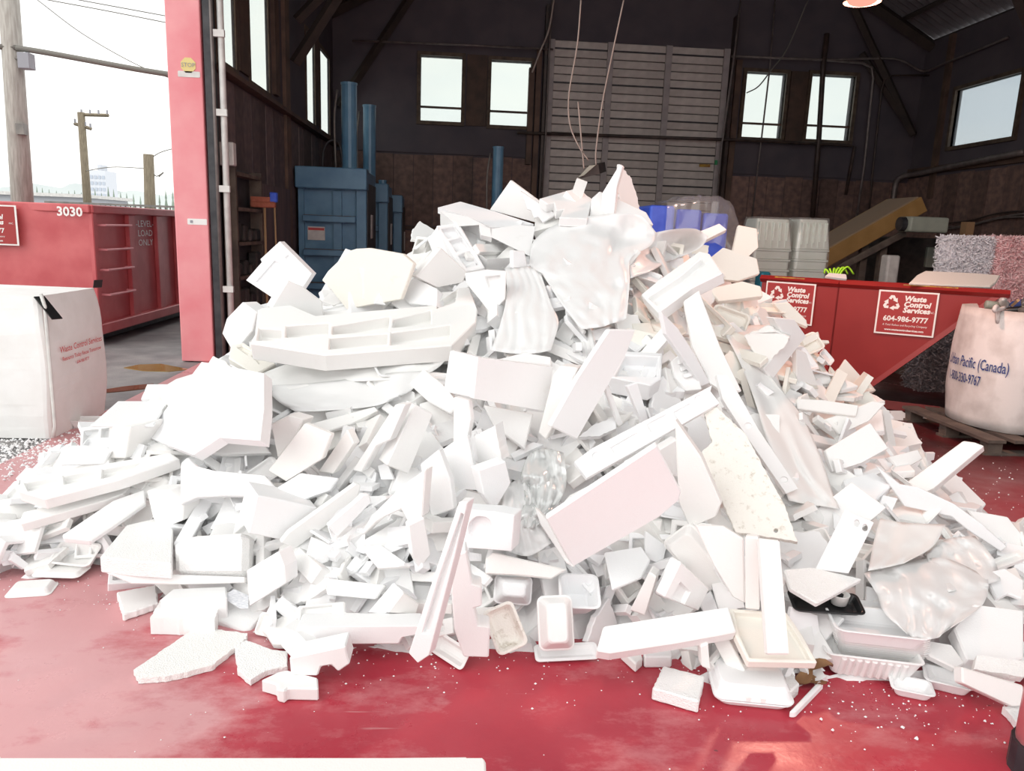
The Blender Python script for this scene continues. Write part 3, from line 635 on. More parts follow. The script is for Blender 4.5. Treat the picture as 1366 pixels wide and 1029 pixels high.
for y in (0.0, 1.05, 2.0, 2.75, 3.4, 4.0, 4.7): 
    bm = BM(); box(bm, cx-.03, cx+(.03 if y else .05), cyy+y, cyy+y+(.2 if y else .10), zb+.1, zt-.1); obj('side_rib', bm, M_RED, ct, bevel=.01)
for z in (.62, .93, 1.18, 1.48):
    bm = BM(); y0, y1 = cyy+.22, cyy+.98; tube(bm, [(cx-.02, y0, z), (cx+.09, y0, z), (cx+.09, y1, z), (cx-.02, y1, z)], .016, 6); obj('ladder_rung', bm, M_PINK, ct)
bm = BM(); box(bm, cx-2.1, cx-.2, cyy+.3, cyy+5.4, .0, zb); obj('skid_frame', bm, M_BLKM, ct)
p = ony(94, 283, cyy-.05); text('lettering', '3030', .15, wmF(V((p.x, cyy-.075, p.z))), M_TXW, ct, bold=.004)
wmS = lambda p: Matrix(((0, 0, 1, p.x), (1, 0, 0, p.y), (0, 1, 0, p.z), (0, 0, 0, 1)))
for s, z in (('-LEVEL-', 1.50), ('LOAD', 1.37), ('ONLY', 1.24)): text('lettering', s, .125, wmS(V((cx+.012, cyy+1.62, z))), M_TXW, ct, sx=1.5)
q = ony(20, 277, cyy-.09); q2 = ony(22, 325, cyy-.09)
company_sign(ct, V((q.x-.36, cyy-.09, (q.z+q2.z)/2)), V((1, 0, 0)), V((0, -1, 0)), .74, .47)
# puddles
for poly, m, lb in (([(165, 490), (185, 486), (215, 485), (236, 489), (252, 492), (225, 495), (190, 494)], M_PUD, 'shallow ochre puddle on the asphalt by the red post'),
                    ([(140, 519), (165, 515), (205, 511), (200, 517), (165, 521), (142, 523)], M_PUDR, 'rust-brown puddle on the asphalt beside the bulk bag')):
    pp = [onz(x, y, 0) for x, y in poly]; bm = BM(); slab(bm, [(p.x, p.y) for p in pp], .012); tag(obj('puddle', bm, m, wm=Matrix.Translation((0, 0, -.004))), lb, 'puddle')
# white bulk bag
bx0, bx1, by0, by1, bh = -3.84, -2.93, 5.50, 6.36, 1.03
bag = empty('bulk_bag', ((bx0+bx1)/2, (by0+by1)/2, 0), 'full white woven bulk bag with red print at the opening', 'bag')
bm = BM(); rs = []
for k in range(13):
    t = k/12; z = .0+bh*t; bul = .022*math.sin(math.pi*min(1, t*1.05))-(.012 if t > .95 else 0); pts = []
    for x, y in rrect(bx1-bx0+2*bul, by1-by0+2*bul, .05, 3):
        pts.append(((bx0+bx1)/2+x+.012*noise.noise(V((x*4, y*4, z*3))), (by0+by1)/2+y+.02*noise.noise(V((x*3, y*5, z*4+5))), z+.02*noise.noise(V((x*2, y*2, 9)))*t))
    rs.append(pts)
loft(bm, rs); obj('sack', bm, M_BAG, bag, smooth=False)
bm = BM(); tube(bm, [(bx1+.02*(1 if 0 < k < 12 else 0)+.02, by0-.03, .02+k*bh/12) for k in range(13)], .012, 6); obj('seam', bm, M_OFFW, bag, smooth=True)
for (x, y), d in (((bx1, by0), V((.12, -.02, -.15))), ((bx1, by1), V((.02, -.02, .06)))):
    a = V((x-.01, y, bh-.005)); bm = BM(); sd = V((.02, .03, 0)); q = [a-sd, a+sd, a+sd+d, a-sd+d]; f = [bm.verts.new(v) for v in q]; g = [bm.verts.new(v+V((.006, -.006, .006))) for v in q]
    bm.faces.new(f); bm.faces.new(g[::-1])
    for i in range(4): bm.faces.new((f[i], f[(i+1)%4], g[(i+1)%4], g[i]))
    obj('strap', bm, M_BLACK, bag)
for s, z, sz in (('Waste Control Services', .63, .066), ('Resource Today Reuse Tomorrow', .56, .042), ('604-986-9777', .505, .034)):
    text('lettering', s, sz, wmS(V((bx1+.042, by0+.44, z))), M_TXR, bag, bold=.0006)
# far yard: poles, wires, trees, tower, sheds
def pole(label, top, bot, y, r, m, arms=(), extra=None):
    a = ony(*top, y); b = ony(*bot, y); e = empty('utility_pole', (b.x, y, 0), label, 'pole')
    d = (a-b).normalized(); foot = V((b.x, y, -.05)); a2 = V((b.x+(a.x-b.x), y, a.z))
    bm = BM(); cyl(bm, foot, a2, r*1.1, 12, r*.9); obj('pole_shaft', bm, m, e, smooth=True)
    for (p0, p1) in arms:
        q0, q1 = ony(*p0, y), ony(*p1, y); bm = BM(); cyl(bm, q0, q1, r*.45, 4); ar = obj('crossarm', bm, M_DPOLE, e)
        for t in (.05, .35, .65, .95):
            q = q0.lerp(q1, t); bm = BM(); cyl(bm, q, q+V((0, 0, r*1.3)), r*.25, 6); obj('insulator', bm, M_GREY, ar)
    return e
p1 = pole('thick grey utility pole carrying a small grey box', (8, -60), (27, 268), 14.5, .17, M_POLE)
q = ony(36, 82, 14.4); bm = BM(); box(bm, q.x-.11, q.x+.09, 14.3, 14.5, q.z-.13, q.z+.13); bx_ = obj('meter_box', bm, M_GREY, p1, bevel=.01)
bm = BM(); cyl(bm, q+V((-.35, 0, .05)), q+V((-.1, 0, .03)), .03, 6); obj('bracket', bm, M_STEEL, bx_)
q = ony(29, 172, 14.4); bm = BM(); box(bm, q.x-.05, q.x+.08, 14.3, 14.45, q.z-.1, q.z+.08); obj('clamp', bm, M_STEEL, p1)
pole('distant pole with two crossarms', (108, 150), (116, 262), 37, .17, M_DPOLE, (((107, 153), (145, 154)), ((99, 165), (122, 172))))
pole('short dark pole with tangled wires near the post', (198, 206), (198, 267), 30, .20, M_DPOLE)
wires = [([(22, 64), (60, 70), (120, 81), (180, 92), (236, 101)], 14.4, .05, 'thick bundled cable slung from the thick grey pole'),
 ([(0, 62), (12, 63)], 14.4, .05, None),
 ([(50, 0), (110, 45), (180, 85), (236, 108)], 20, .012, 'thin wire slanting down across the sky'),
 ([(48, -3), (140, 14), (236, 33)], 22, .014, 'upper of two parallel wires crossing the sky'),
 ([(95, -2), (160, 10), (236, 24)], 22, .014, 'topmost wire crossing the sky beside the post'),
 ([(200, 212), (215, 203), (240, 196)], 30, .018, 'thin wire rising from the short dark pole'),
 ([(200, 222), (208, 235), (218, 230), (212, 236)], 30, .02, 'tangled wire loop on the short dark pole')]
for pts, y, r, lb in wires:
    if lb: run('overhead_wire', lb, [ony(x, yy, y) for x, yy in pts], r, M_WIRE, 'wire', smooth=True)
run('overhead_wire', 'thin wire joining the two distant poles', [ony(114, 228, 37), ony(150, 223, 33.5), ony(198, 225, 30)], .02, M_WIRE, 'wire', smooth=True)
q = ony(22, 64, 14.4); q0 = ony(-60, 58, 14.4); run('overhead_wire', 'bundled cable running left from the thick grey pole', [q0, q], .05, M_WIRE, 'wire')
a, b = ony(125, 228, 160), ony(148, 258, 160)
tw = empty('apartment_tower', ((a.x+b.x)/2, 160, 0), 'pale distant apartment tower above the tree line', 'building')
bm = BM(); box(bm, a.x, b.x, 158, 163, 0, a.z); obj('walls', bm, M_TOWER, tw)
bm = BM(); box(bm, a.x+1.2, b.x-1.2, 159, 162, a.z, a.z+1.2); obj('roof_block', bm, M_TOWER, tw)
wv = None
for i in range(4):
    for j in range(8):
        x = a.x+(b.x-a.x)*(i+.22)/4; z = a.z-1.0-j*1.15; bm = BM(); box(bm, x, x+.5, 157.9, 158, z-.6, z); obj('window', bm, M_TOWW, tw)
bm = BM(); pv = []
for i in range(40):
    px = -20+i*8; py = 252+3*math.sin(i*.7)+(6 if px > 110 else -4)+random.uniform(-1.5, 1.5); P = ony(px, py, 300); pv.append(P)
t_ = [bm.verts.new(p) for p in pv]; bt = [bm.verts.new((p.x, 300, -1)) for p in pv]; t2 = [bm.verts.new((p.x, 340, p.z*.9)) for p in pv]
for i in range(39): bm.faces.new((t_[i], t_[i+1], bt[i+1], bt[i])); bm.faces.new((t_[i], t_[i+1], t2[i+1], t2[i]))
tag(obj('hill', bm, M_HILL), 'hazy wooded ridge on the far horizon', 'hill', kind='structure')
rt = random.Random(3)
for i in range(24):
    px = 40+i*8.6+rt.uniform(-1, 1)
    hz = 266 + (0 if px < 150 else 4)
    y = rt.uniform(88, 100); top = ony(px, rt.uniform(250, 260)+(2 if px > 160 else -2), y)
    e = empty('conifer_tree', (top.x, y, 0), 'dark distant conifer on the skyline behind the red container', 'tree', 'conifers on the skyline')
    bm = BM()
    for k in range(4):
        z1 = top.z*(1-k*.16); z0 = top.z*(1-(k+1)*.22); cyl(bm, (top.x, y, z0), (top.x, y, z1), .12+.10*k, 7, .02)
    obj('crown', bm, M_TREE, e); bm = BM(); cyl(bm, (top.x, y, -.05), (top.x, y, top.z*.4), .12, 6); obj('trunk', bm, M_DPOLE, e)
a, b = ony(-30, 250, 40), ony(112, 264, 40)
shd = empty('long_shed', ((a.x+b.x)/2, 42, 0), 'long low pale shed roof behind the red container', 'building')
bm = BM(); box(bm, a.x, b.x, 40, 45, 0, b.z); obj('walls', bm, M_TOWER, shd); bm = BM(); box(bm, a.x-.2, b.x+.2, 39.7, 45.2, b.z, b.z+.16); obj('roof', bm, M_OFFW, shd)
bm = BM(); a, b = ony(60, 268, 24), ony(240, 272, 24)
fe = empty('yard_fence', ((a.x+b.x)/2, 24, 0), 'grey metal yard fence beyond the red container', 'fence')
bm = BM(); box(bm, a.x, b.x, 23.97, 24.03, a.z-.06, a.z); obj('top_rail', bm, M_STEEL, fe)
for i in range(28):
    x = a.x+(b.x-a.x)*i/27; bm = BM(); cyl(bm, (x, 24, 0), (x, 24, a.z), .02, 6); obj('fence_post', bm, M_STEEL, fe)
# ================================================================== right side of the hall
# red self-dumping hopper
ZT = 1.24
A0 = onz(1020, 369, ZT); A1 = onz(1121, 376, ZT); A2 = onz(1340, 389, ZT)
ux = (A2-A1); Lw = ux.length; ux.normalize(); bk = V((-ux.y, ux.x, 0)); bk = bk if bk.y > 0 else -bk
hp = empty('skip_hopper', (A1.x+.8, A1.y+.6, 0), 'red steel tipping hopper with white company signs behind the heap', 'hopper')
DPT = (A0-A1).length; lf = (A0-A1).normalized()
zb = .20
def hopper_side(off, th):
    prof = [(0, zb), (0, ZT), (Lw, ZT), (Lw*.98, ZT-.06), (Lw*.26, zb)]
    bm = BM(); f = [bm.verts.new(A1+off+ux*u+V((0, 0, z-ZT))) for u, z in prof]; g = [bm.verts.new(v.co+lf*th) for v in f]
    n = len(f); bm.faces.new(f); bm.faces.new(g[::-1])
    for i in range(n): bm.faces.new((f[i], f[(i+1)%n], g[(i+1)%n], g[i]))
    return bm
obj('side_plate', hopper_side(V((0, 0, 0)), .02), M_REDH, hp); obj('side_plate', hopper_side(lf*DPT, .02), M_REDH, hp)
def plate(name, quad, th, m, parent, **k):
    q = [V(p) for p in quad]; nn = (q[1]-q[0]).cross(q[3]-q[0]).normalized()*th
    bm = BM(); f = [bm.verts.new(p) for p in q]; g = [bm.verts.new(p+nn) for p in q]; n = len(q); bm.faces.new(f); bm.faces.new(g[::-1])
    for i in range(n): bm.faces.new((f[i], f[(i+1)%n], g[(i+1)%n], g[i]))
    return obj(name, bm, m, parent, **k)
B = lambda u, z, w: A1+ux*u+lf*(DPT*w)+V((0, 0, z-ZT))
plate('back_plate', [B(0, zb, 0), B(0, zb, 1), B(0, ZT, 1), B(0, ZT, 0)], .015, M_REDH, hp)
plate('slope_plate', [B(Lw*.26, zb, 0), B(Lw*.98, ZT-.06, 0), B(Lw*.98, ZT-.06, 1), B(Lw*.26, zb, 1)], .015, M_REDH, hp)
plate('bottom_plate', [B(0, zb, 0), B(Lw*.26, zb, 0), B(Lw*.26, zb, 1), B(0, zb, 1)], .015, M_REDH, hp)
for a, b in ((B(-.02, ZT, -.02), B(Lw+.03, ZT, -.02)), (B(-.02, ZT, -.02), B(-.02, ZT, 1.02)), (B(0, ZT, 1.02), B(Lw, ZT, 1.02))):
    bm = BM(); cyl(bm, a-V((0, 0, .02)), b-V((0, 0, .02)), .035, 4); obj('rim', bm, M_REDH, hp)
for s, (u0, u1) in (((0), (.22, .60)),):
    plate('tape', [B(Lw*.35, ZT+.012, -.10), B(Lw*.68, ZT+.012, -.10), B(Lw*.68, ZT-.035, -.10), B(Lw*.35, ZT-.035, -.10)], .004, M_TAPE, hp)
plate('tape', [B(-.075, ZT+.01, .35), B(-.075, ZT+.01, .75), B(-.075, ZT-.035, .75), B(-.075, ZT-.035, .35)], .004, M_TAPE, hp)
for w in (.12, .88):
    bm = BM(); a = B(.05, .1, w); b = B(Lw*.8, .1, w); cyl(bm, V((a.x, a.y, .07)), V((b.x, b.y, .07)), .07, 4); obj('fork_base', bm, M_DKRED, hp)
    bm = BM(); a = B(Lw*.22, zb, w); cyl(bm, V((a.x, a.y, .1)), V((a.x, a.y, zb+.05)), .05, 6); obj('leg', bm, M_DKRED, hp)
nF = ux.cross(V((0, 0, 1))); nF = nF if nF.y < 0 else -nF
c = B(Lw*.445, ZT-.255, 0)+nF*.02; company_sign(hp, c, ux, nF, .50, .41)
nL = lf.cross(V((0, 0, 1))); nL = nL if nL.x < 0 else -nL
c = B(0, ZT-.245, .62)+nL*.02; company_sign(hp, c, -lf, nL, .50, .41)
# board, scraps and strap in the hopper
def slab_px(name, label, cat, poly, P0, n, th, m, group=None, bevel=.004, holes=(), parent=None):
    n = V(n).normalized(); o = P0; x = RT-n*RT.dot(n); wm = mat_from(o, x, n); inv = wm.inverted(); 
    def loc(px, py):
        d = ray(px, py); t = (o-CAM).dot(n)/d.dot(n); q = inv @ (CAM+d*t); return (q.x, q.y)
    bm = BM(); slab(bm, [loc(*p) for p in poly], th, [([loc(*p) for p in h], d) for h, d in holes])
    return tag(obj(name, bm, m, parent, wm=wm, bevel=bevel), label, cat, group)
slab_px('foam_sheet', 'rounded cream foam panel lying across the red hopper', 'foam board', [(1213, 377), (1224, 366), (1234, 361), (1300, 364), (1335, 367), (1330, 376), (1322, 382), (1260, 380)], B(Lw*.75, ZT+.06, .35), (0, -.45, 1), .03, FOAMC, bevel=.01)
slab_px('foam_scrap', 'small white scrap resting on the hopper rim by the neon strap', 'foam scrap', [(1101, 368), (1106, 364), (1129, 366), (1130, 372)], B(.02, ZT+.02, .1), (0, -.6, 1), .03, FOAM)
bm = BM()
for k in range(6):
    a = ony(1108+k*2, 371, A1.y+.2); tube(bm, bezpts([a, a+V((.012*(k-2), .02, .06)), a+V((.03*(k-1.5), .04, .08+.006*k)), a+V((.045*(k-1), .05, .04))], 4), .010, 5)
tag(obj('strap_bundle', bm, M_NEON, smooth=True), 'neon yellow-green straps poking out of the red hopper', 'strap', kind='stuff')
bm = BM(); tube(bm, bezpts([ony(1024, 392, 8.0), ony(1030, 385, 8.0), ony(1033, 395, 7.95), ony(1029, 408, 7.95), ony(1024, 416, 7.95), V((ony(1024, 416, 7.95).x, 7.95, .04))], 6), .04, 8)
tag(obj('black_hose', bm, M_BLACK, smooth=True), 'black ribbed hose hanging beside the red hopper', 'hose')
bm = BM(); q = ony(1016, 380, 8.5); box(bm, q.x-.05, q.x+.06, 8.4, 8.6, 0, q.z+.15); tag(obj('teal_drum', bm, mat('teal', (.02, .16, .22), .4), bevel=.02), 'teal plastic drum mostly hidden behind the heap', 'drum')
# foam plank on the floor under the hopper
q0 = onz(1195, 560, 0); 
slab_px('foam_plank', 'notched white foam plank lying under the red hopper', 'foam board', [(1188, 548), (1203, 548), (1207, 551), (1230, 548), (1238, 552), (1268, 551), (1268, 567), (1220, 566), (1190, 562)], V((q0.x, q0.y, .08)), (0, -1, .25), .04, FOAM)
# soiled bulk bag on a pallet
fc = V((4.78, 6.1, 0)); FR = .50
q = onz(1275, 565, .14); fc = V((q.x+.56, q.y+.10, 0))
pal = empty('pallet', fc, 'dark timber pallet under the soiled bulk bag', 'pallet')
for k in range(6):
    bm = BM(); x = fc.x-.62+k*.22; box(bm, x, x+.15, fc.y-.6, fc.y+.6, .105, .13); obj('deck_board', bm, M_TIMB, pal)
for y in (-.58, -.05, .48):
    for x in (-.6, -.06, .48):
        bm = BM(); box(bm, fc.x+x, fc.x+x+.12, fc.y+y, fc.y+y+.1, .02, .105); obj('block', bm, M_TIMB, pal)
    bm = BM(); box(bm, fc.x-.62, fc.x+.62, fc.y+y, fc.y+y+.1, 0, .02); obj('bottom_board', bm, M_TIMB, pal)
sb = empty('bulk_bag', fc, 'soiled white bulk bag with navy lettering standing on a pallet', 'bag')
BH = 1.12
def bag_pt(a, t):
    r = FR*(.93+.08*math.sin(math.pi*min(1, .12+t*.85)))
    sq = 1/max(abs(math.cos(a)), abs(math.sin(a))); r = r*(1+.22*(min(sq, 1.25)-1)) 
    r += .012*noise.noise(V((math.cos(a)*3, math.sin(a)*3, t*5)))
    return V((fc.x+r*math.cos(a), fc.y+r*math.sin(a), .135+(BH-.135)*t))
bm = BM(); rs = [[bag_pt(2*math.pi*i/36, k/12) for i in range(36)] for k in range(13)]
rs.append([fc+ (p-fc)*.9 + V((0, 0, -.05)) for p in rs[-1]]); rs[-1] = [V((fc.x+(p.x-fc.x)*.93, fc.y+(p.y-fc.y)*.93, BH-.08)) for p in rs[-2]]
loft(bm, rs); obj('sack', bm, M_BAGD, sb, smooth=True)
def bag_wrap(a0, z):
    def f(co):
        a = a0+co.x/(FR*1.02); p = bag_pt(a, (z+co.y-.135)/(BH-.135)); d = V((p.x-fc.x, p.y-fc.y, 0)).normalized(); return p+d*.008
    return f
AC = math.atan2(-1.0, -.30)
text('lettering', 'Urban Pacific (Canada)', .125, Matrix.Identity(4), M_TXB, sb, wrap=bag_wrap(-2.96, .66), sx=.54, bold=.001)
text('lettering', '1-800-330-9767', .115, Matrix.Identity(4), M_TXB, sb, wrap=bag_wrap(-3.13, .52), sx=.54, bold=.001)
for a in (-2.65, -.9):
    p = bag_pt(a, 1.0); d = V((p.x-fc.x, p.y-fc.y, 0)).normalized()
    bm = BM(); tube(bm, bezpts([p-V((0, 0, .1)), p+d*.06+V((0, 0, .03)), p+d*.12+V((.02, 0, 0)), p+d*.02+V((.06, .02, .02))], 5), .018, 6); obj('lifting_loop', bm, M_BAGD, sb, smooth=True)
rq = random.Random(21)
kinds = [('bottle', M_GREYG), ('bottle', M_BLACK), ('tin_can', M_STEEL), ('wood_offcut', M_STICK), ('bottle', mat('teal2', (.05, .28, .26), .4)), ('plastic_tub', M_OFFW), ('bottle', M_TXB)]
for k in range(22):
    a = rq.uniform(0, 6.28); r = FR*.8*math.sqrt(rq.random()); nm, mm = kinds[k % len(kinds)]
    P0 = V((fc.x+r*math.cos(a), fc.y+r*math.sin(a), BH+.0+rq.uniform(-.02, .05))); d = V((rq.uniform(-1, 1), rq.uniform(-1, 1), rq.uniform(-.1, .4))).normalized()
    bm = BM(); L = rq.uniform(.06, .11)
    if nm == 'wood_offcut': cyl(bm, P0-d*L, P0+d*L, .015, 4)
    else:
        x, y = frame_of(d); rr = rq.uniform(.025, .04)
        rs = [[P0+d*(L*s)+(x*math.cos(t*.6283)+y*math.sin(t*.6283))*rr*q for t in range(10)] for s, q in ((-1, .9), (-.9, 1), (.4, 1), (.7, .45), (1, .4))]; loft(bm, rs)
    tag(obj(nm, bm, mm, smooth=nm != 'wood_offcut'), {'bottle': 'small empty bottle on top of the soiled bulk bag', 'tin_can': 'dull tin can on top of the soiled bulk bag', 'wood_offcut': 'thin wood offcut poking from the soiled bulk bag', 'plastic_tub': 'off-white plastic tub on top of the soiled bulk bag'}[nm], nm.replace('_', ' '), 'rubbish in the soiled bulk bag')
# shredded paper bales
def paper_bale(x0, x1, y0, y1, z0, z1, m, label, seed, dens=7000):
    e = empty('paper_bale', ((x0+x1)/2, (y0+y1)/2, z0), label, 'paper bale')
    bm = BM(); box(bm, x0+.02, x1-.02, y0+.02, y1-.02, z0, z1-.02); obj('core', bm, m, e)
    rnd = random.Random(seed); bm = BM()
    for k in range(dens):
        f = rnd.random()
        if f < .62: p = V((rnd.uniform(x0, x1), y0, rnd.uniform(z0, z1)))
        elif f < .8: p = V((x0, rnd.uniform(y0, y1), rnd.uniform(z0, z1)))
        else: p = V((rnd.uniform(x0, x1), rnd.uniform(y0, y1), z1))
        d = V((rnd.gauss(0, 1), rnd.gauss(0, 1), rnd.gauss(0, 1))).normalized(); s = d.cross(V((rnd.gauss(0, 1), rnd.gauss(0, 1), rnd.gauss(0, 1)))).normalized()*.005
        d *= rnd.uniform(.02, .055); m_ = p+s.cross(d).normalized()*.012
        q = [p-d-s, p-d+s, m_+s, p+d+s, p+d-s, m_-s]; vs = [bm.verts.new(v) for v in q]; bm.faces.new((vs[0], vs[1], vs[2], vs[5])); bm.faces.new((vs[5], vs[2], vs[3], vs[4]))
    tag(obj('paper_shreds', bm, m, e), kind='stuff')
    return e
q = ony(1275, 318, 8.6); q2 = ony(1330, 318, 8.6)
paper_bale(q.x, q2.x-.01, 8.6, 8.95, .3, q.z, M_PAPW, 'bale of white shredded paper behind the red hopper', 5)
paper_bale(q2.x+.01, q2.x+1.0, 8.5, 9.0, .3, q.z+.02, M_PAPP, 'bale of pinkish shredded paper beside the white paper bale', 6)
bm = BM(); box(bm, q.x-.1, q2.x+1.1, 8.45, 9.7, 0, .3); tag(obj('bale_platform', bm, M_TIMB), 'low timber platform under the shredded paper bales', 'platform')
q = onz(1215, 560, 0)
bm = BM(); rnd = random.Random(9)
# grey paper bale in the shade under the hopper slope
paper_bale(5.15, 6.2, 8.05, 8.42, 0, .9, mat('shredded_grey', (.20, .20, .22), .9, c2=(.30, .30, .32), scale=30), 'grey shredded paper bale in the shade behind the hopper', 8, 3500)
# conveyor
CY = 11.2
a, b = ony(1112, 340, CY), ony(1232, 272, CY)
cv = empty('conveyor', (a.x, CY, 0), 'sloping ochre-yellow conveyor beside the red hopper', 'conveyor')
dv = (b-a).normalized(); up = V((0, -1, 0)).cross(dv); up = up if up.z > 0 else -up
aa = a-dv*1.4
def beam(p, q, w, h, m, name, parent, y0, y1):
    d = (q-p).normalized(); u = V((0, -1, 0)).cross(d); u = u if u.z > 0 else -u
    bm = BM(); vs = []
    for P_ in (p, q):
        for yy in (y0, y1):
            for k in (-h/2, h/2): vs.append(bm.verts.new(V((P_.x, yy, P_.z))+u*k))
    for f in ((0,1,3,2),(4,5,7,6),(0,1,5,4),(2,3,7,6),(0,2,6,4),(1,3,7,5)): bm.faces.new([vs[i] for i in f])
    return obj(name, bm, m, parent, bevel=.01)
beam(aa, b, .1, .24, M_YEL, 'side_frame', cv, CY-.03, CY+.03)
beam(aa, b, .1, .24, M_YEL, 'side_frame', cv, CY+.85, CY+.92)
beam(aa+up*.10, b+up*.10, .1, .05, mat('conveyor_belt', (.30, .22, .15), .7), 'belt', cv, CY+.03, CY+.85)
beam(aa-up*.20, b-up*.26-dv*.4, .1, .10, M_TIMB, 'lower_rail', cv, CY+.0, CY+.06)
p = ony(1192, 297, CY-.1); p2 = ony(1250, 297, CY-.1)
bm = BM(); box(bm, p.x+.08, p2.x, CY-.4, CY-.06, p.z-.13, p.z+.09); mo = obj('motor_housing', bm, M_GREYG, cv, bevel=.03, seg=2)
bm = BM(); cyl(bm, (p.x, CY-.25, p.z-.02), (p.x+.09, CY-.25, p.z-.02), .10, 12); obj('motor_shaft', bm, M_BLKM, mo)
for px_ in (1150, 1175):
    p = ony(px_, 330, CY+.2); bm = BM(); box(bm, p.x-.05, p.x+.05, CY+.1, CY+.2, 0, p.z+.05); obj('support_leg', bm, M_TIMB, cv)
bm = BM(); p = ony(1290, 298, 12.5); box(bm, p.x-.07, p.x+.07, 12.4, 12.55, 0, p.z+.02); tag(obj('timber_post', bm, M_STICK), 'short brown timber post behind the paper bales', 'post')
bm = BM(); p = ony(1207, 345, 12.6); box(bm, p.x-.5, p.x+.75, 12.3, 13.2, 0, p.z+.35); mcab = tag(obj('machine_cabinet', bm, M_DKST, bevel=.02), 'dark machine cabinet under the conveyor', 'cabinet')
bm = BM(); p = ony(1245, 345, 12.2); box(bm, p.x-.09, p.x+.11, 12.24, 12.32, p.z-.15, p.z+.18); obj('access_panel', bm, M_GREYG, mcab, bevel=.01)
bm = BM(); p = ony(1187, 352, 10.4); box(bm, p.x-.09, p.x+.09, 10.3, 10.5, 0, p.z+.12); tag(obj('white_canister', bm, M_OFFW, bevel=.03, seg=2), 'white canister standing below the conveyor', 'canister')
# wrapped crates
CYR = 9.2
def crate_stack(pxa, pxb, pyt, label, y, flip=1):
    a, b = ony(pxa, pyt, y), ony(pxb, pyt, y); w = b.x-a.x
    k = 0; z = a.z; hts = [.42, .10, .10, .10, .10, .10, .10]; cx_ = (a.x+b.x)/2
    while z > .2:
        hh = .36 if k == 0 else .12
        rs = [[(cx_+x, y+w/2+yy, z-hh+zz) for x, yy in rrect(w*s, w*s, .03, 2)] for s, zz in ((.98, 0), (.80, hh*.96), (.78, hh))]
        if k: rs = [[(cx_+x, y+w/2+yy, z-hh+zz) for x, yy in rrect(w*s, w*s, .03, 2)] for s, zz in ((.93, 0), (.93, hh*.8), (1.0, hh*.82), (1.0, hh))]
        e = empty('plastic_crate', (cx_, y+w/2, z-hh), ('upturned top crate of the ' if k == 0 else 'nested crate in the ')+label, 'crate', 'nested crates in the '+label)
        bm = BM(); loft(bm, rs); obj('shell', bm, M_CRATE, e, bevel=.006)
        if k == 0:
            for i in range(5):
                bm = BM(); x0 = a.x+w*.12+i*w*.17; box(bm, x0, x0+.02, y+.0, y+.05, z-hh+.02, z-.04); obj('rib', bm, M_CRATE, e)
        z -= hh+.003; k += 1
    bm = BM(); n = 28; rs = []
    for kk in range(9):
        t = kk/8; zz = .1+(a.z+.02-.1)*t
        rs.append([(cx_+x*(1+.03*noise.noise(V((x*9, yy*9, zz*7))))+.012*noise.noise(V((x*20, yy*20, zz*9))), y+w/2+yy*1.0+.015*noise.noise(V((x*18, yy*14, zz*11+4))), zz) for x, yy in rrect(w*1.05*(1 if t < .8 else 1-(t-.8)*.8), w*1.05*(1 if t < .8 else 1-(t-.8)*.8), .06, 5)])
    loft(bm, rs, cap0=False); tag(obj('stretch_wrap', bm, FILMW, smooth=True), 'clear stretch wrap around the '+label, 'plastic wrap')
crate_stack(1008, 1062, 291, 'crate stack beside the blue wrapped bundle', CYR)
crate_stack(1066, 1113, 292, 'crate stack nearest the conveyor', CYR+.0)
# blue wrapped bundle behind the heap
a, b = ony(866, 277, 8.4), ony(975, 277, 8.4)
for k in range(3):
    x0 = a.x+(b.x-a.x)*k/3; bm = BM(); box(bm, x0+.01, x0+(b.x-a.x)/3-.01, 8.4, 9.2, 0, a.z+.03-.03*k); tag(obj('blue_crate', bm, M_BLUEP, bevel=.03, seg=2), 'blue plastic bin under clear wrap behind the heap', 'bin', 'blue bins under wrap')
bm = BM(); N1, N2 = 22, 14; g = []
for i in range(N1):
    r_ = []
    for j in range(N2):
        u, v = i/(N1-1), j/(N2-1); x = a.x+.18+(b.x+.15-a.x-.15)*u; 
        prof = v*1.0; y = 8.36+(.9*max(0, v-.45)/.55); z = a.z+.07-.9*max(0, .45-v)/.45*.55+.07*math.sin(u*3.14)
        z -= .35*max(0, u-.75)/.25
        nn = .045*noise.noise(V((u*9, v*7, 2)))+.02*noise.noise(V((u*25, v*20, 5)))
        r_.append(bm.verts.new((x, y-abs(nn)*.8-.02, z+nn)))
    g.append(r_)
for i in range(N1-1):
    for j in range(N2-1): bm.faces.new((g[i][j], g[i+1][j], g[i+1][j+1], g[i][j+1]))
tag(obj('wrap_sheet', bm, FILMW, smooth=True), 'crinkled clear plastic draped over the blue bins', 'plastic wrap')
# red post foot at the right of the opening
e = empty('bollard', (1.848, 1.98, 0), 'red painted post with dark base at the near right corner', 'bollard')
bm = BM(); loft(bm, [[(1.848+.085*r*math.cos(k*.3927), 1.98+.085*r*math.sin(k*.3927), z) for k in range(16)] for r, z in ((1, .10), (1, .92), (.9, .97), (.6, 1.0), (.15, 1.01))]); obj('post_tube', bm, M_PINK, e, smooth=True)
bm = BM(); cyl(bm, (1.848, 1.98, 0), (1.848, 1.98, .10), .095, 16); obj('base_collar', bm, M_BLKM, e)
